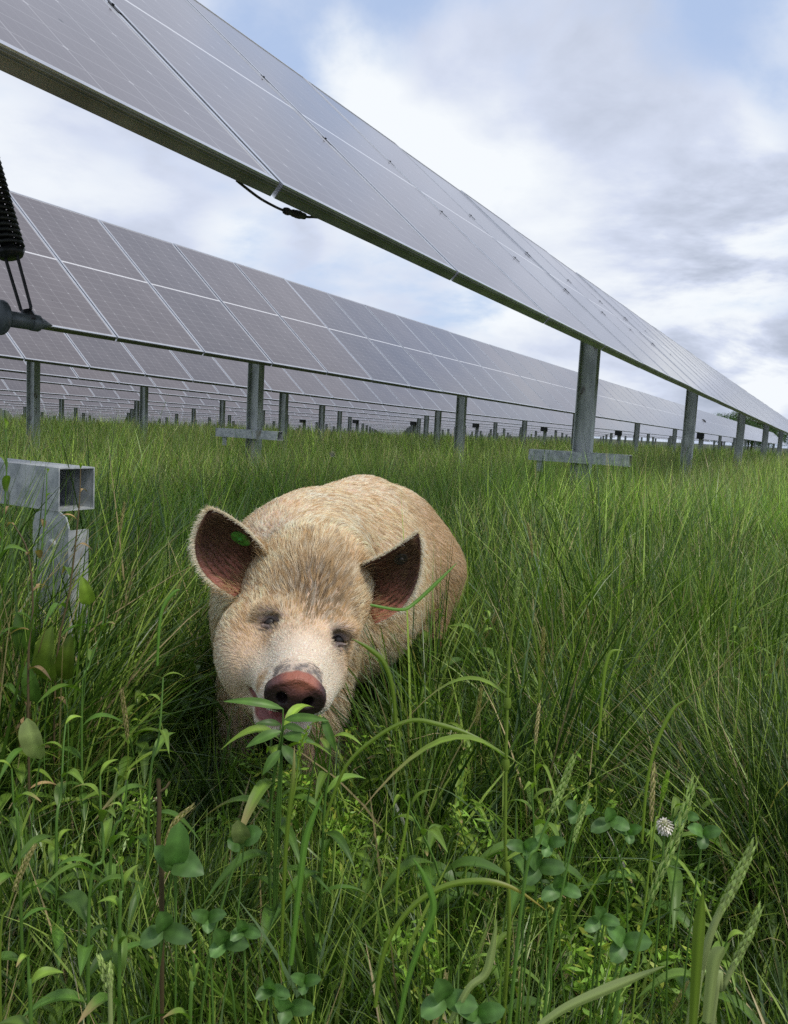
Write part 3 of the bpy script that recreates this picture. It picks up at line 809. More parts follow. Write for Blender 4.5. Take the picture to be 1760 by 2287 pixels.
mb.tube([tc_ + tn * .005, tc_ + tn * .009, tc_ + tn * .0095], [.0055, .0045, .003], 12); mb.build('ear_tag', eye_mat('dark_plastic', (.02, .018, .015), .4), pig, False)

# ------------------------------------------------ hair
rg = np.random.default_rng(11)
def sample_on(V, Q, N, dens_w):
    A = .5 * np.linalg.norm(np.cross(V[Q[:, 2]] - V[Q[:, 0]], V[Q[:, 3]] - V[Q[:, 1]]), axis=1) * dens_w
    cum = np.cumsum(A); idx = np.searchsorted(cum, rg.random(N) * cum[-1])
    idx = np.minimum(idx, len(Q) - 1)
    a, b = rg.random((2, N, 1)); q = V[Q[idx]]
    return (q[:, 0] * (1 - a) + q[:, 1] * a) * (1 - b) + (q[:, 3] * (1 - a) + q[:, 2] * a) * b
qc = PV[PQ].mean(1); s_, f_h, u_h = hloc(qc)
isH = (f_h > -.42) & (qc[:, 1] < 1.56)
camv = np.array([0, 0, CAM_H]) - qc; facing = np.einsum('ij,ij->i', grad(pig_sdf, qc), camv / np.linalg.norm(camv, axis=1, keepdims=True))
wgt = np.where(facing > -.45, 1.0, .12) * np.where(isH, 3.2, 1.0) * np.where(qc[:, 2] < .16, .4, 1)
dd = qc - H(0, .004, 0); bare = ((dd @ DFW) > -.015) & (np.linalg.norm(dd, axis=1) < .05)
wgt[bare] = 0
mo = (qc - H(-.034, -.055, -.079)); md = np.sqrt((mo @ side / .042) ** 2 + (mo @ hf / .078) ** 2 + (mo @ hu / .020) ** 2); wgt[md < 1] = 0
for e in (eyeL, eyeR): wgt[np.linalg.norm(qc - e - hf * .003, axis=1) < .014] = 0
NH = 230000
roots_ = sample_on(PV, PQ, NH, wgt); nr = grad(pig_sdf, roots_, .003)
s_, f_h, u_h = hloc(roots_)
hw = sstep(f_h, -.40, -.28) * sstep(-roots_[:, 1], -1.60, -1.50)          # head weight
# comb: body hair runs back and down, face hair runs from the snout up and outwards
comb_b = -BF[None] * 1.25 + np.array([0, 0, -.75])[None] + BS[None] * (((roots_ - (BO + BU * .4)) @ BS)[:, None] * 1.5)
ctr = H(.0, -.055, .03)
comb_h = (roots_ - ctr[None]); comb_h = comb_h + side * 0; comb_h = comb_h / (np.linalg.norm(comb_h, axis=1, keepdims=True) + .02) + (-hf)[None] * .6
forehead_ = np.exp(-((s_ / .08) ** 2 + ((f_h + .25) / .09) ** 2)) * hw * (u_h > 0)
cmb = comb_b * (1 - hw[:, None]) + comb_h * hw[:, None] * 1.2
wob = np.stack([vnoise(roots_, 22, i) - .5 for i in (1, 4, 9)], 1) * .9 + np.stack([vnoise(roots_, 60, i) - .5 for i in (3, 6, 8)], 1) * .7
cmb = cmb + wob * (.30 + .45 * hw[:, None] + .9 * forehead_[:, None]) + rg.normal(0, .10, cmb.shape)
cmb -= nr * np.einsum('ij,ij->i', cmb, nr)[:, None]; cmb /= np.linalg.norm(cmb, axis=1, keepdims=True) + 1e-9
ln = np.where(hw > .5, .019, .032) * (.45 + .8 * rg.random(NH))
ln *= 1 - .70 * sstep(f_h, -.19, -.07) * hw
forehead = np.exp(-((s_ / .07) ** 2 + ((f_h + .24) / .08) ** 2)) * hw * (u_h > 0)
ln *= 1 + .8 * forehead
lift = (.05 + .12 * rg.random(NH) + .14 * forehead + .03 * hw)[:, None]
def strands(root, nrm, cm, ln, lift, droop=.35):
    p = [root - nrm * .0012]
    ln = ln[:, None]
    for t in (.33, .66, 1.0):
        p.append(root + cm * ln * t + nrm * ln * lift * t * (1.25 - .55 * t) + np.array([0, 0, -1.0])[None] * ln * droop * t * t * .35)
    return np.stack(p, 1)
# hairs lie together in locks
cell_ = np.where(hw > .5, .0050, .0085)[:, None]
qi = np.floor((roots_ + wob * .012) / cell_).astype(np.int64) + 4000 + (hw > .5)[:, None] * 100000
key = (qi[:, 0] * 73856093) ^ (qi[:, 1] * 19349663) ^ (qi[:, 2] * 83492791)
uk, inv = np.unique(key, return_inverse=True); nk = len(uk); cnt_ = np.bincount(inv, minlength=nk)[:, None]
lr = np.stack([np.bincount(inv, weights=roots_[:, j], minlength=nk) for j in range(3)], 1) / cnt_
lc = np.stack([np.bincount(inv, weights=cmb[:, j], minlength=nk) for j in range(3)], 1) / cnt_
lrand = rg.random(nk); lrand2 = rg.random(nk)
lc = lc + rg.normal(0, .09, lc.shape)
cmb = cmb * .5 + lc[inv] * .5; cmb /= np.linalg.norm(cmb, axis=1, keepdims=True) + 1e-9
Sg = strands(roots_, nr, cmb, ln, lift)
pull = (lr[inv] - roots_); pull -= nr * np.einsum('ij,ij->i', pull, nr)[:, None]
for t_i, am_ in ((1, .12), (2, .28), (3, .45)): Sg[:, t_i] += pull * am_
n1 = vnoise(roots_, 14, 21); n2 = vnoise(roots_, 45, 22); rr_ = rg.random(NH)
blond = np.array([.88, .76, .54]); white = np.array([.94, .88, .74]); ginger = np.array([.58, .40, .20]); dark = np.array([.13, .085, .05])
hc = blond[None] * np.ones((NH, 1))
def bl(c, col, w_): w_ = np.clip(w_, 0, 1)[:, None]; return c * (1 - w_) + col[None] * w_
hc = bl(hc, white, .55 * sstep(n1, .4, .75))
hc = bl(hc, ginger, (.35 + .45 * hw) * sstep(n2, .50, .9) + .55 * (rr_ > .82))
hc = bl(hc, white, sstep(f_h + .25 * np.abs(s_), -.135, -.085) * hw * .85); hc = bl(hc, ginger * 1.1, .30 * hw * sstep(-f_h, .10, .17) * sstep(n1, .3, .7))
patch = np.exp(-(((s_ - .012) / .050) ** 2 + ((f_h + .20) / .080) ** 2)) * hw
hc = bl(hc, ginger * .8, patch * 1.1); hc = bl(hc, dark, patch * .8 * (n2 > .42))
crest = np.exp(-((s_ / .10) ** 2 + ((f_h + .34) / .06) ** 2)); hc = bl(hc, np.array([.88, .76, .50]), crest * .6 * (rr_ < .7))
for q0, rr0 in ((EYES[0][0] + hf * .045 - side * .012, .026), (EYES[1][0] + hf * .035 + side * .006, .020), (H(-.055, -.035, -.01), .022)):
    hc = bl(hc, np.array([.50, .32, .13]), .75 * sstep(-np.linalg.norm(roots_ - q0, axis=1) + .02 * (n2 - .5), -rr0, -rr0 * .3))
wr = sstep(-np.abs(f_h + .014) + .018 * (n2 - .3), -.018, -.008) * (u_h > .014) * hw; hc = bl(hc, np.array([.10, .08, .09]), wr * .75); ln *= 1 - .6 * wr
hc = bl(hc, dark, .5 * (rr_ > .94))
muz = sstep(f_h, -.15, -.09) * hw
hc = bl(hc, ginger, .62 * (lrand[inv] > .72) * (1 - muz)); hc = bl(hc, white, .35 * (lrand[inv] < .30)); hc = bl(hc, dark * 1.6, .5 * (lrand2[inv] > .93) * (1 - muz)); hc = hc * (.90 + .18 * lrand2[inv])[:, None]
yel = np.exp(-((np.abs(s_) - .085) / .03) ** 2 - ((f_h + .12) / .05) ** 2) * hw; hc = bl(hc, ginger, yel * .6)
rib = (roots_ - BO) @ (-BF)
flank = sstep(rib, .38, .56) * sstep(((roots_ - BO) @ BS), .06, .16) * (1 - hw)
hc = bl(hc, ginger * .75, flank * .65)
hc = bl(hc, dark * 1.2, sstep(-roots_[:, 2], -.24, -.12) * .7)
for e in (eyeL, eyeR):
    de = np.linalg.norm(roots_ - e, axis=1); hc = bl(hc, np.array([.12, .09, .085]), sstep(-de, -.030, -.008) * .55)
# ear hair: rim fringe and short hair on both sides
es, ec = [], []
for ei, (v, q, nn, n0, top, bot) in enumerate(ears):
    ov = bot if True else top
    q0_ = q[:18 * 16]
    N1 = 9000
    r0 = sample_on(bot, q0_, N1, np.ones(len(q0_))); # nearest normals
    jj = np.argmin(((r0[:, None, ::1] - bot[None, ::1]) ** 2).sum(2), axis=1) if N1 * len(bot) < 6e6 else None
    nrm = nn[jj]; tipd = (top[-1] - top[8]); cm = unit(tipd)[None] * np.ones((N1, 1)) + rg.normal(0, .25, (N1, 3)); cm -= nrm * np.einsum('ij,ij->i', cm, nrm)[:, None]; cm /= np.linalg.norm(cm, axis=1, keepdims=True)
    es.append(strands(r0, nrm, cm, .012 * (.6 + .8 * rg.random(N1)), np.full((N1, 1), .12))); ec.append(bl(blond[None] * np.ones((N1, 1)), ginger, .5 * rg.random(N1)))
    G = top.reshape(19, 17, 3); NNg = nn.reshape(19, 17, 3)
    for edge_j, inj in ((0, 1), (16, 15)):
        N2 = 700; t = rg.random(N2) * 17.9; i0 = t.astype(int); fr_ = (t - i0)[:, None]
        r0 = G[i0, edge_j] * (1 - fr_) + G[np.minimum(i0 + 1, 18), edge_j] * fr_
        outw = G[i0, edge_j] - G[i0, inj]; outw /= np.linalg.norm(outw, axis=1, keepdims=True) + 1e-9
        outw = outw + rg.normal(0, .25, outw.shape) + unit(tipd)[None] * .5; outw /= np.linalg.norm(outw, axis=1, keepdims=True)
        r0 = r0 + NNg[i0, edge_j] * (.004 * rg.random(N2)[:, None])
        es.append(strands(r0, -NNg[i0, edge_j], outw, .013 * (.3 + rg.random(N2)), np.full((N2, 1), .1))); ec.append(bl(white[None] * np.ones((N2, 1)), ginger, .4 * rg.random(N2)))
    N3 = 1800; ii_ = rg.integers(1, 15, N3); jj_ = rg.integers(1, 16, N3)
    r0 = G[ii_, jj_] + (G[ii_ + 1, jj_] - G[ii_, jj_]) * rg.random((N3, 1)); nrm = -NNg[ii_, jj_]
    cm = unit(tipd)[None] + rg.normal(0, .3, (N3, 3)); cm -= nrm * np.einsum('ij,ij->i', cm, nrm)[:, None]; cm /= np.linalg.norm(cm, axis=1, keepdims=True)
    es.append(strands(r0, nrm, cm, .018 * (.4 + .8 * rg.random(N3)), np.full((N3, 1), .35))); ec.append(bl(np.array([.10, .06, .04])[None] * np.ones((N3, 1)), ginger, .5 * rg.random(N3) ** 2))
    # tufts in front of the ear root
    N4 = 1400; r0 = G[rg.integers(0, 3, N4), rg.integers(0, 17, N4)] + rg.normal(0, .006, (N4, 3)) ; cm = (r0 - H(0, -.25, 0)[None]); cm /= np.linalg.norm(cm, axis=1, keepdims=True); cm = cm + rg.normal(0, .25, cm.shape)
    es.append(strands(r0, np.tile(hu, (N4, 1)), cm / np.linalg.norm(cm, axis=1, keepdims=True), .022 * (.5 + rg.random(N4)), np.full((N4, 1), .5))); ec.append(bl(ginger[None] * np.ones((N4, 1)), dark, .6 * rg.random(N4)))
SA = np.concatenate([Sg] + es); CA = np.concatenate([hc] + ec)
CA = np.minimum(CA * (.92 + .42 * rg.random((len(CA), 1))), .97)
hcv = bpy.data.hair_curves.new('hair'); nS = len(SA)
hcv.add_curves([4] * nS)
hcv.attributes['position'].data.foreach_set('vector', SA.astype(np.float32).ravel())
rad = np.tile(np.array([.00029, .00027, .00019, .00005], np.float32), nS) * np.repeat((.7 + .6 * rg.random(nS)).astype(np.float32), 4)
ra = hcv.attributes.get('radius') or hcv.attributes.new('radius', 'FLOAT', 'POINT'); ra.data.foreach_set('value', rad)
ca = hcv.attributes.new('HairCol', 'FLOAT_COLOR', 'CURVE'); c4 = np.ones((nS, 4), np.float32); c4[:, :3] = CA; ca.data.foreach_set('color', c4.ravel())
m, nt, b, N, L = new_mat('pig_bristles')
at = N('ShaderNodeAttribute'); at.attribute_name = 'HairCol'; L(at.outputs['Color'], b.inputs['Base Color'])
b.inputs['Roughness'].default_value = .42; b.inputs['Specular IOR Level'].default_value = .4
tr = N('ShaderNodeBsdfTranslucent'); L(at.outputs['Color'], tr.inputs['Color']); ms = N('ShaderNodeMixShader'); ms.inputs[0].default_value = .38
L(b.outputs[0], ms.inputs[1]); L(tr.outputs[0], ms.inputs[2]); L(ms.outputs[0], nt.nodes['Material Output'].inputs['Surface'])
hcv.materials.append(m)
ho = bpy.data.objects.new('hair', hcv); link(ho, pig)
# ---------------------------------------------------------------- grass
gr_ = np.random.default_rng(5)
def blades(x, y, h, w, az, lean, curve, segs, face=None, z0=None, droop=0.0):
    """ribbon blades: root, height, width, lean direction and amount"""
    n = len(x); t = np.linspace(0, 1, segs + 1)[None]
    dx, dy = np.cos(az)[:, None], np.sin(az)[:, None]
    hor = h[:, None] * (lean[:, None] * t + curve[:, None] * t ** 2)
    ver = h[:, None] * (t * np.sqrt(np.clip(1 - (lean[:, None] + curve[:, None] * .6) ** 2, .15, 1)) - droop * np.maximum(curve[:, None], 0) * t ** 3)
    px = x[:, None] + dx * hor; py = y[:, None] + dy * hor; pz = (hgt(x, y) if z0 is None else z0)[:, None] + np.maximum(ver, 0) - .01
    fa = (gr_.random(n) * math.pi if face is None else face)[:, None] + .6 * t
    ww = w[:, None] * np.minimum(1, 1.25 * (1 - t) ** .65 + .03) * (.65 + .35 * np.minimum(1, t * 4)) / 2
    ox, oy = np.cos(fa) * ww, np.sin(fa) * ww
    V = np.stack([np.stack([px - ox, py - oy, pz], 2), np.stack([px + ox, py + oy, pz], 2)], 2)     # n, segs+1, 2, 3
    V = V.reshape(-1, 3); base = (np.arange(n) * (segs + 1) * 2)[:, None] + (np.arange(segs) * 2)[None]
    b = base.ravel(); Q = np.stack([b, b + 1, b + 3, b + 2], 1)
    return V, Q
def n2(x, y, s, seed=0): return vnoise(np.stack([x, y, np.zeros_like(x)], 1), s, seed)
PIGC = [(BO - BF * t, r) for t, r in ((.0, .17), (.2, .19), (.4, .19), (.6, .18), (.75, .12))]
def avoid_pig(x, y):
    k = np.ones(len(x), bool)
    for c, r in PIGC: k &= (x - c[0]) ** 2 + (y - c[1]) ** 2 > r * r
    return k
def view_limit(x, y):
    """the pig has trodden and grazed the strip in front of its face: grass there is short"""
    lim = np.full(len(x), 9.0)
    face_x = -.16 * np.ones(len(x))
    ax_ = np.abs(x - (-.165)) ; near = (y < 1.30) & (ax_ < .17)
    # sight line: from the camera down to the chin
    lim = np.where(near, np.where(y < 1.08, np.minimum(lim, np.clip((.85 - .52 * y), .05, .50)), .27), lim)
    side_ = (y >= 1.0) & (y < 1.75) & (x < -.12) & (x > -.50); lim = np.where(side_, np.minimum(lim, .36), lim)
    side_ = (y >= 1.3) & (y < 1.7) & (x > .12) & (x < .24); lim = np.where(side_, np.minimum(lim, .50), lim)
    return lim
def make_layer(N, y0, y1, kind, power=1.0):
    u = gr_.random(N)
    if y1 / y0 > 3: y = y0 * (y1 / y0) ** (u ** power)
    else: y = y0 + (y1 - y0) * u
    half = .56 * y + .35
    x = (gr_.random(N) * 2 - 1) * half
    return x, y
def clumped(x, y, cell, amt, seed):
    """pull roots towards clump centres; returns clump id noise"""
    ci = np.floor(x / cell).astype(np.int64); cj = np.floor(y / cell).astype(np.int64)
    hsh = lambda k: (((ci * 73856093) ^ (cj * 19349663) ^ (k * 83492791 + seed * 7919)) * 2654435761 & 0xffffffff) / 4294967296.0
    cx_ = (ci + hsh(1)) * cell; cy_ = (cj + hsh(2)) * cell
    return x + (cx_ - x) * amt, y + (cy_ - y) * amt, hsh(3), hsh(4), hsh(5)
GV, GQ, GC = [], [], []; goff = 0
def push(V, Q, C3, segs):
    global goff
    GV.append(V); GQ.append(Q + goff); goff += len(V)
    GC.append(C3)
def col_blades(n, segs, x, y, tone, dryp, seed=0):
    a = np.array([.150, .285, .036]); b = np.array([.016, .050, .010]); yel = np.array([.37, .52, .10]); dry = np.array([.42, .34, .18]); blue = np.array([.12, .20, .09])
    r = gr_.random(n)[:, None]
    c = b + (a - b) * np.clip(tone[:, None] + .9 * (r - .5), 0, 1) ** 1.35
    r2 = gr_.random(n); c = np.where((r2 < .20)[:, None], yel * (.7 + .5 * r), c); c = np.where(((r2 > .20) & (r2 < .31))[:, None], blue, c)
    big = n2(x, y, .9, 31)[:, None]; c = c * (.60 + .90 * big)
    c = np.where((gr_.random(n) < dryp)[:, None], dry * (.5 + .8 * r), c)
    c = np.repeat(c[:, None, :], (segs + 1) * 2, axis=1)
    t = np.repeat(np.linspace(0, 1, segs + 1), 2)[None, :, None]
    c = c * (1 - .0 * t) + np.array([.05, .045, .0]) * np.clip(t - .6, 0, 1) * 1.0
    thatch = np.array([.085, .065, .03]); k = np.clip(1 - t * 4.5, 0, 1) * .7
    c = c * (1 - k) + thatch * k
    return c.reshape(-1, 3)
def field(N, y0, y1, hmean, wmean, segs, cell, camt, seed, dryp=.05, power=1.0, leanamp=.35, curveamp=.35, wind=None, hvar=.35, mask=None):
    x, y = make_layer(N, y0, y1, seed, power)
    x, y, c1, c2, c3 = clumped(x, y, cell, camt, seed)
    k = avoid_pig(x, y)
    if mask is not None: k &= mask(x, y)
    x, y, c1, c2, c3 = x[k], y[k], c1[k], c2[k], c3[k]; n = len(x)
    hh = hmean(x, y) * (1 - hvar / 2 + hvar * c3) * (.45 + .75 * gr_.random(n) ** .7) * (.75 + .5 * n2(x, y, 1.6, seed))
    az = 2 * math.pi * (c1 + .38 * gr_.normal(size=n) * .6)
    if wind is not None:
        wx = math.cos(wind[0]) * wind[1]; wy = math.sin(wind[0]) * wind[1]
        az = np.arctan2(np.sin(az) + wy, np.cos(az) + wx)
    lean = leanamp * np.abs(gr_.normal(size=n)) * .7 + .05; curve = curveamp * gr_.random(n) * (.5 + c2)
    lean = np.clip(lean, 0, .8); curve = np.clip(curve, 0, .8)
    lim = view_limit(x, y); hh = np.minimum(hh, lim * (.6 + .45 * gr_.random(n)))
    w = wmean * (.6 + .8 * gr_.random(n))
    if y1 > 6: w = w * np.maximum(1, y / 9.0) ** .9
    V, Q = blades(x, y, hh, w, az, lean, curve, segs, droop=.35)
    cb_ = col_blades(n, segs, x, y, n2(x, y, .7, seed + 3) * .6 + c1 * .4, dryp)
    far_pale = np.repeat(sstep(y, 2.5, 7.0), (segs + 1) * 2)[:, None]       # blade colour grows paler further out
    cb_ = cb_ * (1 + .35 * far_pale) + np.array([.035, .025, .012]) * far_pale
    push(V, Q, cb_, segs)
def hnear(x, y): return .25 + .18 * sstep(y, 1.2, 2.6) + .10 * sstep(x, .15, .6) * sstep(y, .9, 1.6) + .14 * sstep(-x, .45, .7) * sstep(y, .9, 1.5)
def hmid(x, y): return .45 + .14 * sstep(y, 2.8, 6) + .09 * sstep(y, 9, 14)
SMALL = 1.0
# fine undergrowth close by, then fine tall grass further out
field(26000, .45, 2.2, lambda x, y: hnear(x, y) * .55, .0026, 4, .10, .35, 1, .14, leanamp=.7, curveamp=.6)
field(34000, .45, 2.6, hnear, .0034, 5, .14, .55, 2, .05, leanamp=.40, curveamp=.55)
field(15000, .5, 2.8, lambda x, y: hnear(x, y) * 1.12, .0062, 7, .2, .3, 3, .02, leanamp=.35, curveamp=.75)
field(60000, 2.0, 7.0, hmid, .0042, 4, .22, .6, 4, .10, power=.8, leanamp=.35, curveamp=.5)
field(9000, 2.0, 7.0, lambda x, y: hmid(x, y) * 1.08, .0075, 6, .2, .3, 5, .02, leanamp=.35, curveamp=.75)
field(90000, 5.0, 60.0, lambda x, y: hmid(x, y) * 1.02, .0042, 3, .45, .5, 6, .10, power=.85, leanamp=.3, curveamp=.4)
# tall fine tussock standing at the picture-right of the pig
tus = lambda cx_, cy_, r: (lambda x, y: (x - cx_) ** 2 + (y - cy_) ** 2 < r * r * (.5 + gr_.random(len(x))))
field(42000, 1.0, 3.2, lambda x, y: .42 + 0 * x, .0032, 6, .25, .35, 7, .06, leanamp=.30, curveamp=.5, wind=(2.7, .5), mask=lambda x, y: (n2(x, y, 2.2, 77) > .58) & (x > .22))
field(16000, 1.2, 3.2, lambda x, y: .36 + 0 * x, .0034, 6, .25, .35, 8, .05, leanamp=.35, curveamp=.5, wind=(1.2, .5), mask=lambda x, y: (n2(x, y, 2.0, 78) > .5) & (x < -.45))
for (N_, ya, yb, wd_) in ((1800, 1.6, 5.0, .0028), (11000, 5.0, 30.0, .0032)):
    x, y = make_layer(N_, ya, yb, 0, .9); k = avoid_pig(x, y) & ~((x < .35) & (x > -.6) & (y < 2.6)); x, y = x[k], y[k]; n = len(x)
    V, Q = blades(x, y, (hmid(x, y) * (.95 + .3 * gr_.random(n))), wd_ * np.maximum(1, y / 9.) * (.6 + .8 * gr_.random(n)), gr_.random(n) * 6.28, .05 + .25 * gr_.random(n), .35 * gr_.random(n), 6, droop=.3)
    cc_ = np.where((gr_.random(n) < .5)[:, None], np.array([.36, .33, .16])[None], np.array([.22, .30, .07])[None]) * (.6 + .6 * gr_.random((n, 1)))
    V = V.reshape(n, 7, 2, 3); mid_ = V.mean(2, keepdims=True); prof_ = np.array([.35, .3, .3, .3, .9, 1.3, .6])[None, :, None, None]; V = (mid_ + (V - mid_) * prof_ * 1.6).reshape(-1, 3)
    push(V, Q, np.repeat(cc_, 14, axis=0), 6)
field(2600, 1.38, 1.72, lambda x, y: .50 + 0 * x, .0046, 6, .12, .4, 9, .05, leanamp=.35, curveamp=.5, mask=lambda x, y: (x > -.0) & (x < .42))
field(9000, 1.25, 1.62, lambda x, y: .60 + 0 * x, .0050, 6, .12, .4, 12, .10, leanamp=.30, curveamp=.45, mask=lambda x, y: (x > -1.1) & (x < -.56))
# straw and thatch lying at the bottom
n = 16000; x, y = make_layer(n, .5, 3.0, 0); x[:5000] = -.22 - .35 * gr_.random(5000) ** 1.5; y[:5000] = .6 + .45 * gr_.random(5000); V, Q = blades(x, y, .10 + .14 * gr_.random(n), np.full(n, .0022), gr_.random(n) * 6.28, np.full(n, .9), np.full(n, .1), 2)
V[:, 2] += np.repeat(gr_.random(n) * .05, 6)
Ct = np.repeat((np.array([.26, .18, .085])[None] * (.4 + .8 * gr_.random((n, 1)))), 6, axis=0); push(V, Q, Ct, 2)
gv, gq, gc = np.concatenate(GV), np.concatenate(GQ), np.concatenate(GC)
def leaf_mat(name, attr=True, rough=.38, trans=.22, col=(.05, .11, .02), spec=.40):
    m, nt, b, N, L = new_mat(name)
    if attr:
        a = N('ShaderNodeVertexColor'); a.layer_name = 'Col'; src = a.outputs['Color']
    else:
        src, _ = noise_mix(nt, N, L, tuple(c * .75 for c in col), tuple(c * 1.3 for c in col), 25)
    L(src, b.inputs['Base Color']); b.inputs['Roughness'].default_value = rough; b.inputs['Specular IOR Level'].default_value = spec
    tr = N('ShaderNodeBsdfTranslucent')
    mx = N('ShaderNodeMix'); mx.data_type = 'RGBA'; mx.blend_type = 'MULTIPLY'; mx.inputs[0].default_value = 1; L(src, mx.inputs[6]); mx.inputs[7].default_value = (1.2, 1.5, .5, 1); L(mx.outputs[2], tr.inputs['Color'])
    ms = N('ShaderNodeMixShader'); ms.inputs[0].default_value = trans; L(b.outputs[0], ms.inputs[1]); L(tr.outputs[0], ms.inputs[2]); L(ms.outputs[0], nt.nodes['Material Output'].inputs['Surface'])
    return m
M['grass'] = leaf_mat('grass_blades')
go = np_mesh('grass', gv, gq, M['grass'], cols=gc); tag(go, 'long green meadow grass with dry straw between', 'grass', kind='stuff')
# low bedstraw and moss between the tufts
n = 90000; x, y = make_layer(n, .5, 3.4, 0); x, y, c1, c2, c3 = clumped(x, y, .11, .35, 41); k = avoid_pig(x, y) & (n2(x, y, 2.6, 55) > .42); x, y, c1 = x[k], y[k], c1[k]; n = len(x)
z = .02 + (.05 + .17 * c1) * gr_.random(n) ** .6; z = np.minimum(z, view_limit(x, y) * .7)
cen = np.stack([x, y, z], 1); u = gr_.normal(size=(n, 3)); u[:, 2] *= .6; u /= np.linalg.norm(u, axis=1, keepdims=True); v = np.cross(u, gr_.normal(size=(n, 3))); v /= np.linalg.norm(v, axis=1, keepdims=True)
L1 = (.005 + .008 * gr_.random(n))[:, None]; W1 = L1 * .28
V = np.stack([cen - u * L1, cen + v * W1, cen + u * L1, cen - v * W1], 1).reshape(-1, 3)
cc_ = np.array([.17, .30, .035])[None] * (.45 + .9 * gr_.random((n, 1))) * (.6 + .8 * c1[:, None]); cc_ = np.where((gr_.random(n) < .15)[:, None], np.array([.36, .42, .06])[None], cc_)
gco = np_mesh('ground_cover', V, np.arange(n * 4).reshape(n, 4), M['grass'], cols=np.repeat(cc_, 4, axis=0)); tag(gco, 'low tiny-leaved bedstraw between the grass tufts', 'ground cover', kind='stuff')
print('grass verts', len(gv))
# ---------------------------------------------------------------- single plants
pr = np.random.default_rng(21)
class PB:
    def __init__(s): s.V = []; s.Q = []; s.C = []; s.n = 0
    def grid(s, G, col):           # G (a,b,3), col (3,) or (a,b,3)
        a, b = G.shape[:2]; i = np.arange(a * b).reshape(a, b)
        q = np.stack([i[:-1, :-1].ravel(), i[:-1, 1:].ravel(), i[1:, 1:].ravel(), i[1:, :-1].ravel()], 1)
        s.V.append(G.reshape(-1, 3)); s.Q.append(q + s.n); s.n += a * b
        s.C.append(np.broadcast_to(np.asarray(col, float), (a, b, 3)).reshape(-1, 3))
    def tube(s, pts, rad, col, n=6):
        pts = np.array(pts, float); k = len(pts); rad = np.broadcast_to(rad, (k,))
        T = np.gradient(pts, axis=0); T /= np.linalg.norm(T, axis=1, keepdims=True) + 1e-9
        a = np.array([.3, .9, .1]); U = np.cross(T, a); U /= np.linalg.norm(U, axis=1, keepdims=True); W_ = np.cross(T, U)
        th = np.linspace(0, 2 * math.pi, n + 1)
        G = pts[:, None] + rad[:, None, None] * (np.cos(th)[None, :, None] * U[:, None] + np.sin(th)[None, :, None] * W_[:, None])
        s.grid(G, np.asarray(col)[:, None, :] if np.ndim(col) == 2 else col)
    def leaf(s, base, d, up, ln, wd, col, droop=.5, fold=.25, shape='lance', twist=0., wave=.0, n=8, tipcol=None):
        """a folded, drooping leaf; d unit direction, up unit"""
        d = unit(d); up = unit(up - d * (np.dot(up, d))); sd = np.cross(d, up)
        t = np.linspace(0, 1, n + 1)
        mid = base[None] + d[None] * (ln * t)[:, None] + np.array([0, 0, -1.])[None] * (droop * ln * t ** 2.2)[:, None] + up[None] * (ln * .10 * np.sin(math.pi * t))[:, None]
        if shape == 'lance': w_ = np.sin(math.pi * t ** .8) ** .9
        elif shape == 'oval': w_ = np.sqrt(np.clip(1 - (2 * t - 1) ** 2, 0, 1)) ** .9
        elif shape == 'heart': w_ = np.clip(np.sin(math.pi * t ** .55), 0, 1) ** .6
        else: w_ = np.minimum(1, (1 - t) * 1.8 + .02) ** .8 * np.minimum(1, .55 + t * 3)      # strap: grass leaf
        w_ = w_ * wd / 2 + .0003
        off = np.array([-1, -.5, 0, .5, 1])
        ang = twist * t
        G = []
        for j, o in enumerate(off):
            sdv = sd[None] * np.cos(ang)[:, None] + up[None] * np.sin(ang)[:, None]
            g = mid + sdv * (w_ * o)[:, None] + up[None] * (w_ * abs(o) * fold * 2)[:, None] + up[None] * (wave * wd * np.sin(t * 14 + 2 * o) * abs(o))[:, None]
            G.append(g)
        G = np.stack(G, 1)
        c = np.array(col)[None, None] * (1 + .10 * np.sin(t * 40))[:, None, None] * np.where(off == 0, 1.35, 1.0)[None, :, None] * np.ones((n + 1, 5, 1))
        c = c * (.75 + .5 * pr.random()); spot = vnoise(G.reshape(-1, 3), 260, int(pr.random() * 50)).reshape(n + 1, 5, 1); c = c * (.86 + .28 * spot)
        if tipcol is not None:
            k = sstep(t, .55, 1.0)[:, None, None]; c = c * (1 - k) + np.array(tipcol)[None, None] * k
        s.grid(G, c)
    def blob(s, c, r, col, axis=(0, 0, 1), k=1.0, n=6):
        ax = unit(axis); u = unit(np.cross(ax, [.31, .77, .22])); w_ = np.cross(ax, u)
        th = np.linspace(0, math.pi, 5); ph = np.linspace(0, 2 * math.pi, n + 1)
        G = np.array(c)[None, None] + r * (np.sin(th)[:, None, None] * (np.cos(ph)[None, :, None] * u + np.sin(ph)[None, :, None] * w_) + k * np.cos(th)[:, None, None] * ax)
        s.grid(G, col)
    def build(s, name, parent=None, mat=None):
        return np_mesh(name, np.concatenate(s.V), np.concatenate(s.Q), mat or M['leaf'], parent, cols=np.concatenate(s.C))
M['leaf'] = leaf_mat('plant_leaves', rough=.45, trans=.28)
M['stem'] = leaf_mat('plant_stems', rough=.5, trans=.08)
GRN = np.array([.080, .165, .026]); YGR = np.array([.19, .29, .035]); BGR = np.array([.080, .165, .040]); DRY = np.array([.36, .25, .12]); BRN = np.array([.10, .075, .035]); PALE = np.array([.34, .42, .15]); STRAW = np.array([.40, .34, .16])
def root_empty(name, x, y, label, cat, group=None):
    o = empty(name, (x, y, 0)); tag(o, label, cat, group); return o
def spline(P_, n=6): return np.array(bez([np.array(p) for p in P_], n))
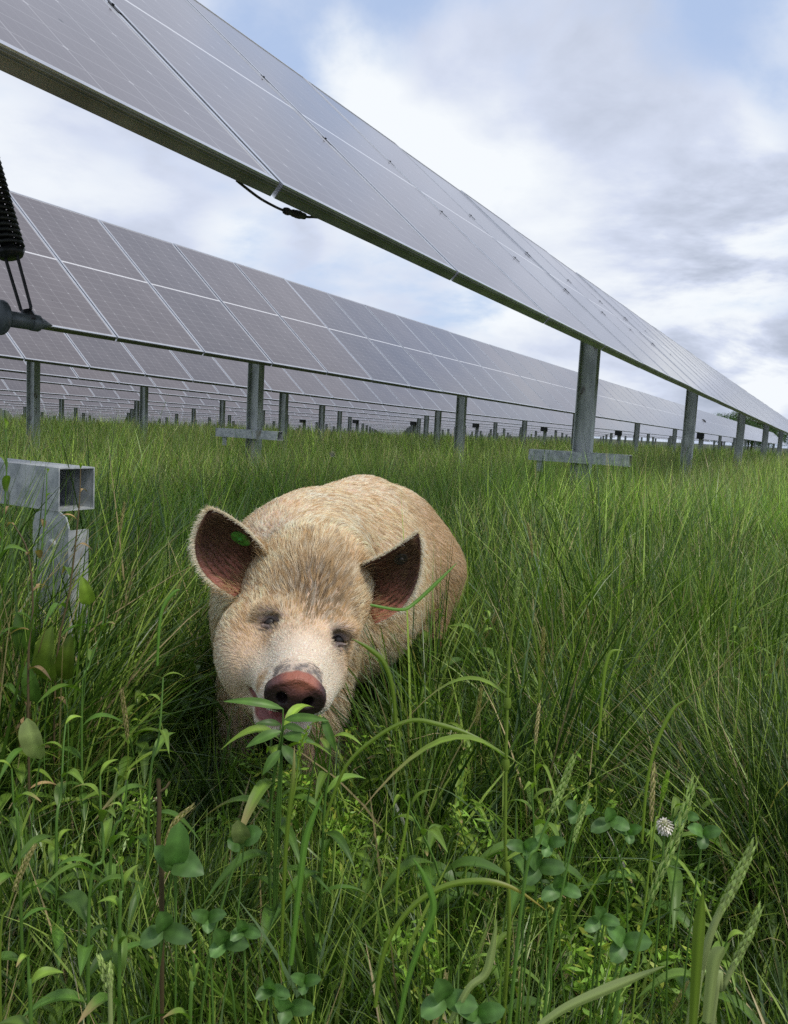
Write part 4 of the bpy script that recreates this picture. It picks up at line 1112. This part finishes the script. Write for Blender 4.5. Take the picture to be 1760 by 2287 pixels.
def ground_end(pts):
    """carry a stem on down to the soil"""
    pts = [np.array(p) for p in pts]; p = pts[-1]
    d = p - pts[-2]; g = np.array([p[0] + d[0] * .3, p[1] + .02, -.01]); pts.append(g); return pts
def lance_plant(name, pts, nleaf, ll, lw, label, cat='weed', group=None, col=GRN, top=YGR, dead=0.0, shape='lance', droop=.55, stemcol=None, rad=.0022, whorl=1, ascend=.55, start=.12, topsize=.35):
    """pts: top to foot, world"""
    pts = ground_end(pts); c = spline(pts, 5)
    ro = root_empty(name, c[-1][0], c[-1][1], label, cat, group); o_ = np.array(ro.location)
    st = PB(); k = len(c); st.tube(c - o_, np.linspace(.0009, rad, k), (np.array(GRN) * 1.1 if stemcol is None else stemcol)); st.build('stem', ro, M['stem'])
    lf = PB(); seg = np.linalg.norm(np.diff(c, axis=0), axis=1); cum = np.concatenate([[0], np.cumsum(seg)]); Lt = cum[-1]
    az = pr.random() * 6.28
    for i in range(nleaf):
        f = (i / nleaf) ** 1.1 * (1 - start); s_ = f * Lt
        p = np.array([np.interp(s_, cum, c[:, j]) for j in range(3)])
        for w_i in range(whorl):
            az += 2.4 if whorl == 1 else 2 * math.pi / whorl
            el = ascend * (1.5 - 1.1 * min(1, f * 2)) + pr.normal() * .12
            d = np.array([math.cos(az) * math.cos(el), math.sin(az) * math.cos(el), math.sin(el)])
            size = min(1, topsize + f * 2.6) * (1 - .25 * f) * (.8 + .4 * pr.random())
            cc = top * (1 - min(1, f * 3)) + col * min(1, f * 3)
            tc_ = None
            if pr.random() < dead: cc = DRY * (.5 + .6 * pr.random()); size *= .7; tc_ = BRN
            elif pr.random() < .15: tc_ = DRY
            lf.leaf(p - o_, d, np.array([0, 0, 1.0]), ll * size, lw * size, cc * (.8 + .4 * pr.random()), droop=droop * (.4 + .8 * pr.random()), fold=.22, shape=shape, twist=pr.normal() * .4, tipcol=tc_)
    lf.build('foliage', ro)
    return ro
def seed_stalk(name, pts, headlen, headw, label, cat='grass stalk', group=None, col=YGR, headcol=PALE, leaves=(), rad=.0018, nsp=70, foot=True):
    pts = ground_end(pts) if foot else [np.array(p) for p in pts]; c = spline(pts, 6)
    ro = root_empty(name, c[-1][0], c[-1][1], label, cat, group); o_ = np.array(ro.location)
    st = PB(); k = len(c); st.tube(c - o_, np.linspace(rad * .35, rad, k), col)
    seg = np.linalg.norm(np.diff(c, axis=0), axis=1); cum = np.concatenate([[0], np.cumsum(seg)])
    at = lambda s_: np.array([np.interp(s_, cum, c[:, j]) for j in range(3)])
    for s_, h_ in [(l[0], l[5] if len(l) > 5 else 0) for l in leaves]:
        p = at(s_); q_ = at(min(s_ + .012, cum[-1])); st.tube([p - o_, (p + q_) / 2 - o_, q_ - o_], [rad * 1.3, rad * 1.7, rad * 1.4], col * .9)
    st.build('stem', ro, M['stem'])
    hd = PB()
    for i in range(nsp):
        s_ = headlen * (i / nsp); p = at(s_); t = unit(at(s_ + .004) - at(s_)) * -1
        prof = math.sin(math.pi * min(1, (i / nsp) * .92 + .04)) ** .7
        a_ = i * 2.4; u = unit(np.cross(t, [.2, .9, .3])); v = np.cross(t, u); r = u * math.cos(a_) + v * math.sin(a_)
        hd.leaf(p + r * headw * .17 * prof - o_, t + r * .18, r, headlen * .07 + .002, headw * .24 * prof + .0004, headcol * (.7 + .6 * pr.random()), droop=0, fold=.3, n=3)
    hd.build('seed_head', ro)
    if leaves:
        lf = PB()
        for l in leaves:
            s_, az, ln, wd, el = l[:5]; p = at(s_)
            lf.leaf(p - o_, np.array([math.cos(az) * math.cos(el), math.sin(az) * math.cos(el), math.sin(el)]), np.array([0, 0, 1.]), ln, wd, col * .85, droop=.7, fold=.25, shape='strap', n=10, twist=.5, tipcol=(DRY if pr.random() < .4 else None))
        lf.build('leaves', ro)
    return ro
def arch_blade(name, pts, wd, col, label, cat='grass blade', group=None, tip=None):
    """one long blade lying through the given points, tip first"""
    c = spline(pts, 6); k = len(c); t = np.linspace(0, 1, k)
    T = np.gradient(c, axis=0); T /= np.linalg.norm(T, axis=1, keepdims=True)
    vw = unit(np.array([0, 1., -.35])); S = np.cross(T, vw[None]); S /= np.linalg.norm(S, axis=1, keepdims=True); U = np.cross(S, T)
    w_ = np.minimum(1, t * 3.2 + .03) * wd / 2 * (1 - .45 * t)
    off = np.array([-1, -.5, 0, .5, 1])
    G = c[:, None] + S[:, None] * (w_[:, None] * off[None])[..., None] + U[:, None] * (w_[:, None] * np.abs(off)[None] * .55)[..., None]
    ro = PB(); o_ = np.array([c[-1][0], c[-1][1], 0])
    cc = np.array(col)[None, None] * (.85 + .3 * (np.abs(off) < .1))[None, :, None] * np.ones((k, 5, 1))
    if tip is not None: kk = (1 - sstep(t, .0, .35))[:, None, None]; cc = cc * (1 - kk) + np.array(tip)[None, None] * kk
    ro.grid(G - o_, cc); ob = ro.build(name); ob.location = o_; tag(ob, label, cat, group); return ob
Lp = lambda lst, Y0, Y1=None: [PD(x, y, Y0 + ((Y1 if Y1 else Y0) - Y0) * i / max(1, len(lst) - 1)) for i, (x, y) in enumerate(lst)]
# plants in front of and around the pig
lance_plant('leafy_weed', Lp([(604, 1562), (601, 1590), (598, 1640), (590, 1760)], .985, 1.0), 16, .105, .017, 'leafy weed right before the mouth of the pig, its narrow leaves across the chin', start=.25, ascend=.3, topsize=.7)
lance_plant('leafy_weed', Lp([(700, 1545), (705, 1590), (700, 1660), (690, 1760)], .99, 1.0), 12, .085, .016, 'narrow-leaved weed under the snout, beside the one with leaves across the chin', start=.3, ascend=.3)
seed_stalk('budding_stem', Lp([(657, 1552), (640, 1600), (630, 1680), (610, 1800)], .93, .95), .05, .012, 'thin stem with yellow green buds just below the snout', 'weed', headcol=YGR * 1.3, nsp=26)
lance_plant('leafy_weed', Lp([(348, 1445), (345, 1500), (338, 1580), (318, 1700)], 1.02, 1.0), 11, .075, .0135, 'slender weed with drooping narrow leaves, standing alone beside the pig\'s jowl', ascend=.25)
lance_plant('leafy_weed', Lp([(214, 1655), (215, 1730), (220, 1830), (190, 1930)], .78, .76), 15, .075, .017, 'bushy bright weed with pale pointed top, close to the brown twig', ascend=.7)
lance_plant('leafy_weed', Lp([(272, 1665), (262, 1740), (235, 1850)], .80, .80), 9, .055, .013, 'short weed with upright tip touching the bushy bright weed', ascend=.8)
lance_plant('leafy_weed', Lp([(258, 1845), (262, 1900), (255, 2000)], .66, .66), 13, .060, .013, 'weed with tight yellow green top below the bushy bright weed', ascend=.8)
lance_plant('leafy_weed', Lp([(140, 1545), (135, 1600), (130, 1700), (120, 1800)], .95, .92), 11, .07, .015, 'weed with long spreading leaves by the single pale oval leaf', ascend=.4)
lance_plant('dry_weed', Lp([(172, 1000), (168, 1090), (150, 1250), (118, 1450)], 1.30, 1.30), 13, .075, .013, 'tall weed with curled brown leaves before the open end of the square tube', dead=.6, stemcol=BRN * 1.2, ascend=.5, top=YGR)
lance_plant('dry_weed', Lp([(100, 1010), (98, 1080), (88, 1180), (70, 1330)], 1.32, 1.30), 12, .06, .016, 'weed with a lumpy green tip standing before the side of the square tube', dead=.35, ascend=.9)
lance_plant('tall_weed', Lp([(12, 915), (14, 1010), (5, 1150), (-5, 1300)], 1.25, 1.25), 18, .075, .016, 'tallest weed, its top above the square tube at the picture edge', dead=.15, ascend=.9, top=YGR)
lance_plant('dry_weed', Lp([(30, 1120), (60, 1180), (70, 1300), (60, 1450)], 1.15, 1.15), 10, .07, .015, 'weed with withered pinkish leaves beside the tallest weed', dead=.75, stemcol=BRN, ascend=.3)
lance_plant('leafy_weed', Lp([(225, 1290), (215, 1350), (190, 1420), (175, 1500)], 1.25, 1.22), 9, .085, .017, 'light green weed with wide-spread tip leaves above the broad dock leaves', ascend=.55)
lance_plant('leafy_weed', Lp([(60, 2040), (62, 2100), (66, 2180)], .58, .58), 7, .050, .016, 'rosette of glossy leaves in the bottom corner under the brown seed head', ascend=.35, start=.3)
lance_plant('leafy_weed', Lp([(412, 2035), (415, 2100), (405, 2190)], .58, .58), 10, .040, .014, 'soft weed with folded yellow green tip at the bottom edge near the big clover', ascend=.8)
lance_plant('leafy_weed', Lp([(25, 1640), (30, 1720), (40, 1800)], .85, .85), 8, .07, .015, 'dark weed at the picture edge over the brown straw', ascend=.5)
def broad(name, items, label, group=None, cat='broadleaf plant'):
    """items: (base px, tip px, Y, width m, colour, shape)"""
    b0 = items[0]; c0 = PD(b0[0][0], b0[0][1], b0[2]); ro = root_empty(name, c0[0], c0[1], label, cat, group); o_ = np.array(ro.location)
    st = PB(); lf = PB(); foot = np.array([0, .01, -.01]); seen_ = set()
    for bpx, tpx, Y, wd, col, shape in items:
        a = PD(bpx[0], bpx[1], Y) - o_; t = PD(tpx[0], tpx[1], Y - .012) - o_
        if bpx not in seen_: st.tube(spline([a, a * np.array([.7, .7, .7]) + np.array([pr.normal() * .012, pr.normal() * .01, 0]), foot + a * np.array([.25, .25, .2]), foot], 4), .0010, GRN); seen_.add(bpx)
        d = t - a; ln = np.linalg.norm(d); up = unit(np.array([pr.normal() * .15, -.75, .65]))
        lf.leaf(a, d, up, ln, wd, col, droop=.06, fold=.13, shape=shape, twist=pr.normal() * .12, wave=.03, n=9)
    st.build('stem', ro, M['stem']); lf.build('foliage', ro); return ro
broad('dock_plant', [((105, 1455), (112, 1325), 1.22, .042, YGR * .7, 'heart'), ((138, 1450), (152, 1345), 1.24, .030, YGR * .55, 'heart'), ((80, 1500), (58, 1405), 1.2, .026, GRN * .8, 'lance'), ((190, 1290), (175, 1225), 1.2, .022, YGR * .8, 'heart'), ((60, 1395), (35, 1300), 1.3, .034, GRN * .7, 'lance')], 'plant with broad translucent yellow green leaves below the square tube')
broad('dock_plant', [((86, 1620), (58, 1525), .95, .026, PALE * .8, 'oval')], 'single pale oval leaf standing up at the picture edge')
broad('dock_plant', [((372, 1850), (384, 1745), .72, .022, BGR * 1.2, 'oval'), ((375, 1835), (435, 1862), .72, .026, BGR, 'heart'), ((368, 1855), (330, 1800), .73, .016, BGR, 'oval'), ((520, 1800), (508, 1745), .80, .019, PALE * .6, 'oval'), ((520, 1792), (560, 1770), .8, .02, BGR, 'oval'), ((515, 1800), (485, 1790), .8, .02, BGR * .9, 'oval')], 'dull blue green plant with heart-shaped leaves by the brown twig')
def trefoil(name, cx_, cy_, Y, sz, label, rot=0., col=BGR, group=None, cat='clover', more=()):
    it = []
    for (x, y, s_, r_) in ((cx_, cy_, sz, rot),) + tuple(more):
        for k in range(3):
            a_ = r_ + math.radians(90 + 120 * k); L_px = s_ / Y * F_PX / K_
            it.append(((x, y), (x + math.cos(a_) * L_px * .8, y - math.sin(a_) * L_px * .55), Y, s_ * .50, np.array(col) * (.8 + .4 * pr.random()), 'oval'))
    return broad(name, it, label, group, cat)
trefoil('clover', 350, 1985, .62, .030, 'big three-leaved clover low beside the tight-topped weed', .15)
trefoil('clover', 480, 2010, .62, .024, 'clover with several small leaves between the big clover and the middle', .4, more=((445, 1960, .020, 1.), (520, 1985, .018, .2)))
trefoil('clover', 1150, 1850, .76, .032, 'cluster of wet dull clover leaves behind the leaning seed heads', .5, more=((1195, 1895, .028, .1), (1120, 1810, .024, 1.2), (1170, 1800, .022, .8)))
trefoil('clover', 1300, 1752, .84, .030, 'clover with pale veins behind the short bright bud', .1, more=((1230, 1730, .024, .7), (1340, 1775, .022, 1.1)))
trefoil('clover', 1500, 1780, .82, .026, 'dark clover under the leaning tussock near the white flower head', .9, more=((1460, 1740, .02, .3),))
trefoil('clover', 950, 2130, .56, .030, 'large clover cropped by the bottom edge near the middle', .25, more=((1020, 2165, .026, .9),))
trefoil('clover', 620, 2150, .56, .022, 'small bright clover at the bottom edge left of the middle'.replace(' left of the middle', ' between two big clovers'), .6, more=((580, 2110, .018, .1), (650, 2095, .016, .9)))
trefoil('clover', 1330, 2010, .66, .030, 'clover shaded by pale thick blades near the bottom', .6, more=((1280, 1960, .022, .2),))
# seed stalks
seed_stalk('grass_stalk', Lp([(1108, 1218), (1096, 1320), (1086, 1400), (1080, 1600), (1078, 1800), (1085, 2000)], .82, .84), .035, .005, 'tallest upright grass stalk with dry leaf collars, beside the pig', rad=.0026, col=YGR * .8, headcol=PALE,
           leaves=((.14, 2.9, .12, .008, .3), (.21, 3.3, .17, .010, .35), (.33, .3, .10, .007, .2)))
seed_stalk('grass_stalk', Lp([(1222, 1620), (1195, 1690), (1150, 1800), (1110, 1950)], .66, .66), .055, .008, 'leaning stalk with twin pale seed head over the wet clover', rad=.0019, col=GRN * 1.3)
seed_stalk('grass_stalk', Lp([(1253, 1700), (1225, 1790), (1195, 1920), (1170, 2080)], .66, .66), .045, .005, 'thin stalk leaning just beside the twin pale seed head', rad=.0016, col=GRN * 1.3)
seed_stalk('grass_stalk', Lp([(1478, 1672), (1440, 1790), (1395, 1900), (1350, 2060), (1310, 2184)], .56, .56), .10, .006, 'long blurred stalk rising past the white flower head', rad=.0017, col=GRN * 1.4)
seed_stalk('grass_stalk', Lp([(1605, 1805), (1570, 1880), (1520, 1980), (1490, 2090), (1475, 2184)], .52, .52), .060, .009, 'thick pale stalk with closed seed head in the bottom corner', rad=.0042, col=PALE * .8, headcol=PALE)
seed_stalk('grass_stalk', Lp([(1620, 1940), (1590, 2010), (1540, 2110), (1515, 2190)], .50, .50), .05, .006, 'short pale stalk leaning under the thick one in the corner', rad=.003, col=PALE * .7)
seed_stalk('grass_stalk', Lp([(72, 1808), (50, 1850), (20, 1930), (0, 2050)], .70, .70), .05, .006, 'stalk with straw-brown seed head at the picture edge', headcol=STRAW, rad=.0014, col=YGR * .7)
seed_stalk('grass_stalk', Lp([(408, 1722), (370, 1760), (348, 1830), (345, 1930)], .74, .74), .055, .006, 'bent stalk with straw-coloured awns crossing the brown twig', headcol=STRAW, rad=.0013, col=YGR * .8)
seed_stalk('grass_stalk', Lp([(214, 2048), (228, 2100), (236, 2184)], .50, .50), .05, .005, 'pale flat stalk at the bottom edge beside the glossy rosette', headcol=PALE, rad=.0022, col=PALE * .8)
seed_stalk('grass_stalk', Lp([(1424, 1650), (1415, 1690), (1405, 1740), (1385, 1850)], .74, .74), .030, .006, 'short bright green bud on a thin stem above the white flower head', headcol=YGR * 1.2, rad=.0012)
seed_stalk('grass_stalk', Lp([(1127, 1120), (1135, 1180), (1130, 1260), (1120, 1380)], 1.6, 1.6), .07, .006, 'fine brown-tipped stalk against the far grass beyond the pig', headcol=STRAW * .7, rad=.0013, col=GRN)
seed_stalk('grass_stalk', Lp([(265, 1075), (255, 1140), (240, 1230), (225, 1340)], 1.45, 1.45), .06, .005, 'thin straw-tipped stalk between the square tube and the ear', headcol=STRAW * .7, rad=.0013, col=YGR * .6)
# long arching blades
arch_blade('arching_blade', Lp([(1125, 1640), (1020, 1575), (935, 1545), (872, 1538), (800, 1575), (735, 1640), (690, 1760)], .90, .92), .0065, YGR * .8, 'long blade arching over in an even bow just past the snout')
arch_blade('arching_blade', Lp([(1165, 1942), (1095, 1895), (1020, 1880), (940, 1895), (870, 1945), (820, 2030), (800, 2150)], .66, .66), .0065, YGR * .8, 'long yellow-tipped blade bowing below the tallest stalk', tip=np.array([.30, .24, .05]))
arch_blade('arching_blade', Lp([(790, 1290), (850, 1300), (880, 1290), (940, 1235), (975, 1200)][::-1], 1.22, 1.15), .007, GRN * 1.6, 'broad blade slanting up across the flank under the ear')
arch_blade('arching_blade', Lp([(750, 1362), (790, 1385), (820, 1415), (838, 1470), (845, 1560)], 1.04, 1.05), .0085, YGR * .7, 'pale bent blade whose tip touches the pig\'s eye')
arch_blade('arching_blade', Lp([(1330, 1388), (1305, 1390), (1292, 1425), (1285, 1490), (1275, 1600)], 1.15, 1.15), .0065, YGR * 1.0, 'light curled blade standing alone in the tussock')
arch_blade('arching_blade', Lp([(1465, 1492), (1435, 1515), (1400, 1590), (1380, 1680), (1370, 1800)], .98, .98), .006, YGR * .9, 'light blade hooked over before the leaning tussock')
arch_blade('arching_blade', Lp([(385, 1258), (372, 1262), (350, 1290), (340, 1330), (335, 1420)], 1.30, 1.30), .008, GRN * 1.9, 'pale curled blade beside the cheek of the pig')
arch_blade('arching_blade', Lp([(628, 1590), (625, 1660), (612, 1780), (605, 1900), (600, 2040)], .74, .74), .0055, YGR * .7, 'upright pale blade in the middle with straw tip', tip=STRAW)
arch_blade('arching_blade', Lp([(690, 1690), (655, 1780), (640, 1880), (620, 2060)], .70, .70), .0075, GRN * 1.6, 'second upright pale blade crossing the straw-tipped one')
arch_blade('arching_blade', Lp([(875, 1700), (865, 1770), (850, 1850), (845, 1950)], .80, .80), .004, YGR, 'fine upright blade between the pale ones and the tallest stalk')
arch_blade('arching_blade', Lp([(880, 1830), (905, 1870), (925, 1940), (895, 2020), (868, 2100), (850, 2190)], .60, .60), .0065, GRN * 1.5, 'bluish blade with a kink near the bottom middle')
arch_blade('arching_blade', Lp([(1420, 2060), (1300, 2110), (1210, 2150), (1150, 2190)], .52, .52), .0085, PALE * .8, 'pale blade lying low along the bottom edge')
arch_blade('arching_blade', Lp([(1060, 1960), (1050, 2030), (1035, 2080), (1000, 2110), (960, 2184)], .55, .55), .0075, PALE * .8, 'pale blade bent over like a hook at the bottom edge')
arch_blade('arching_blade', Lp([(1545, 2020), (1525, 2060), (1510, 2184)], .48, .48), .011, PALE * .75, 'widest pale blade in the bottom corner')
arch_blade('arching_blade', Lp([(1500, 1900), (1490, 2040), (1480, 2190)], .50, .50), .010, YGR * .7, 'wide yellow green blade beside the thick pale stalk')
arch_blade('arching_blade', Lp([(1105, 1240), (1145, 1380), (1150, 1500)][::1], 1.3, 1.3), .005, YGR * .7, 'fine slanting blade behind the tallest stalk')
broad('leafy_weed', [((604, 1512), (478, 1489), .985, .011, GRN * .9, 'lance'), ((606, 1535), (702, 1532), .985, .011, GRN * 1.0, 'lance'),
    ((690, 1528), (718, 1600), .98, .011, GRN, 'lance'), ((600, 1560), (525, 1590), .97, .013, GRN * .9, 'lance'), ((604, 1570), (672, 1580), .97, .013, GRN, 'lance'), ((598, 1545), (545, 1540), .98, .009, GRN * .7, 'lance'), ((606, 1548), (655, 1560), .975, .009, GRN * .8, 'lance'), ((602, 1590), (640, 1640), .96, .014, GRN, 'lance'), ((600, 1600), (560, 1650), .96, .012, GRN, 'lance')],
    'weed with broad pointed leaves spread over the pig\'s mouth and chin', cat='weed')
# dark twig
tw = PB(); c = spline(ground_end(Lp([(338, 1662), (340, 1720), (338, 1800), (345, 1900)], .74, .74)), 5); o_ = np.array([c[-1][0], c[-1][1], 0])
tw.tube(c - o_, np.linspace(.0022, .0030, len(c)), BRN * .8); a = PD(340, 1690, .74) - o_
tw.tube([a, PD(355, 1680, .735) - o_, PD(362, 1668, .735) - o_], .0012, BRN * 1.5); tw.tube([PD(339, 1712, .74) - o_, PD(328, 1702, .74) - o_], .001, BRN * 1.5)
t_ = tw.build('twig', None, M['stem']); t_.location = o_; tag(t_, 'dead brown twig standing upright with a broken top', 'twig')
# white flower head on its stem
def flower(px, py, Y, r, label, name='white_flower'):
    c = PD(px, py, Y); ro = root_empty(name, c[0], c[1] + .01, label, 'flower'); o_ = np.array(ro.location)
    s_ = PB(); s_.tube(spline([c - o_, c * [1, 1, .5] - o_ + [.004, 0, 0], [0, 0, -.01]], 4), .0011, GRN); s_.build('stem', ro, M['stem'])
    h_ = PB()
    for i in range(90):
        a_ = i * 2.4; z_ = 1 - 2 * (i + .5) / 90; rr = math.sqrt(1 - z_ * z_); d = np.array([rr * math.cos(a_), rr * math.sin(a_), z_])
        h_.leaf(c - o_ + d * r * .35, d, np.array([0, 0.1, 1.]), r * (.5 + .2 * pr.random()), r * .22, np.array([.62, .56, .56]) * (.7 + .4 * pr.random()), droop=.2, n=3)
    h_.build('petals', ro)
flower(1418, 1762, .80, .010, 'fluffy whitish clover flower head among the dark clover')
flower(709, 968, 4.6, .020, 'small white flower in the far grass above the pig\'s back')
# smaller weeds scattered through the near grass: four kinds, copied
protos = []
def proto(kind):
    h_ = [.26, .22, .20, .30][kind]
    p = [np.array([.0, 0, h_]), np.array([.022, .012, h_ * .66]), np.array([-.014, .016, h_ * .3])]
    if kind == 0: return lance_plant('leafy_weed', p, 15, .085, .0165, None, ascend=.4)
    if kind == 1: return lance_plant('leafy_weed', p, 12, .050, .018, None, col=BGR, shape='oval', ascend=.3, top=YGR)
    if kind == 2: return lance_plant('leafy_weed', p, 16, .026, .009, None, whorl=2, shape='oval', ascend=.35, col=YGR * .8)
    return seed_stalk('grass_stalk', p, .06, .006, None, leaves=((.10, 1., .12, .006, .5), (.17, 4., .13, .006, .5)), headcol=STRAW * .8, rad=.0013)
lab = ['small weed with narrow drooping leaves half sunk in the near grass', 'small weed with dull oval leaves half sunk in the near grass', 'small weed with many tiny yellow green leaves in the near grass', 'thin grass stalk with straw-brown head in the near grass']
grp = ['small narrow-leaved weeds', 'small oval-leaved weeds', 'small tiny-leaved weeds', 'thin straw-headed stalks']
cat_ = ['weed', 'weed', 'weed', 'grass stalk']
for kind in range(4):
    pro = proto(kind); pl_n = 0
    n_want = (56, 22, 34, 26)[kind]
    while pl_n < n_want:
        y = .62 + 2.0 * pr.random() ** 1.5; x = (pr.random() * 2 - 1) * (.42 * y + .12)
        if kind == 0 and pr.random() < .6: x = -abs(x); y = .62 + .9 * pr.random()
        if not avoid_pig(np.array([x]), np.array([y]))[0]: continue
        lim = view_limit(np.array([x]), np.array([y]))[0]
        if abs(x + .16) < .2 and y < 1.5 and kind in (0, 3): continue
        sc_ = (.7 + .6 * pr.random()) * min(1, lim / .42) * min(1.25, .6 + y * .4)
        if pl_n == 0: o = pro
        else:
            o = pro.copy(); C.objects.link(o)
            for ch in list(pro.children):
                c2 = ch.copy(); C.objects.link(c2); c2.parent = o
        o.location = (x, y, 0); o.scale = (sc_, sc_, sc_); o.rotation_euler = (pr.normal() * .12, pr.normal() * .12, pr.random() * 6.28)
        tag(o, lab[kind], cat_[kind], grp[kind]); pl_n += 1
# ---------------------------------------------------------------- far trees
M['bark'] = metal_mat('bark', (.05, .04, .03), (.10, .08, .06), 0, .9, 4)
M['crown'] = leaf_mat('tree_leaves', rough=.6, trans=.25)
def tree(x, y, h, r, label, seed, z0):
    g_ = np.random.default_rng(seed); ro = root_empty('tree', x, y, label, 'tree', None); ro.location = (x, y, z0)
    tb = MB(); tb.tube([(0, 0, -.5), (.05, 0, h * .3), (.1, .1, h * .6), (0, 0, h * .85)], [h * .035, h * .028, h * .018, h * .006], 8)
    for k in range(9):
        a_ = g_.random() * 6.28; z1 = h * (.3 + .5 * g_.random()); L2 = r * (.6 + .3 * g_.random())
        tb.tube([(0, 0, z1), (math.cos(a_) * L2 * .5, math.sin(a_) * L2 * .5, z1 + h * .06), (math.cos(a_) * L2, math.sin(a_) * L2, z1 + h * .14)], [h * .012, h * .008, h * .003], 5)
    tb.build('trunk', M['bark'], ro, True)
    cl = 46; cc = g_.normal(size=(cl, 3)); cc /= np.linalg.norm(cc, axis=1, keepdims=True); cc *= (g_.random((cl, 1)) ** .4)
    cc = cc * np.array([r * .85, r * .85, h * .36]) + np.array([0, 0, h * .60]); cr = r * (.18 + .16 * g_.random(cl))
    N_ = 9000; i = g_.integers(0, cl, N_); d = g_.normal(size=(N_, 3)); d /= np.linalg.norm(d, axis=1, keepdims=True); pos = cc[i] + d * (cr[i] * (.6 + .5 * g_.random(N_)))[:, None]
    u = g_.normal(size=(N_, 3)); u /= np.linalg.norm(u, axis=1, keepdims=True); v = np.cross(u, d); s_ = h * .014 * (.6 + .8 * g_.random(N_))[:, None]
    V = np.stack([pos - u * s_, pos + v * s_ * .7, pos + u * s_, pos - v * s_ * .7], 1).reshape(-1, 3); Q = np.arange(N_ * 4).reshape(N_, 4)
    tone = (.6 + .8 * g_.random(cl))[i][:, None]; col = np.array([.045, .095, .02]) * tone * (.8 + .4 * g_.random((N_, 1)))
    np_mesh('crown', V, Q, M['crown'], ro, cols=np.repeat(col, 4, axis=0))
for (px, Y, top, r, seed, label) in [(1545, 112, 880, 2.2, 1, 'small rounded tree peeping over the far end of the rows'), (1580, 118, 876, 2.4, 2, 'rounded tree next to the small one beyond the rows'), (1610, 122, 882, 2.6, 3, 'dark tree seen between two posts beyond the rows'),
                                     (1632, 114, 888, 2.6, 4, 'low spreading tree seen just under the panels beyond the rows'), (1655, 125, 896, 3.0, 5, 'bushy dark tree farthest along, beside the last post'), (1600, 110, 905, 1.8, 6, 'low bushy tree before the dark one beyond the rows'), (1642, 108, 915, 1.9, 7, 'lowest bushy tree by the last posts')]:
    p = PD(px, top, Y); z0 = gz_far(p[0], p[1]); tree(p[0], p[1], p[2] - z0, r * 1.25, label, seed, z0)
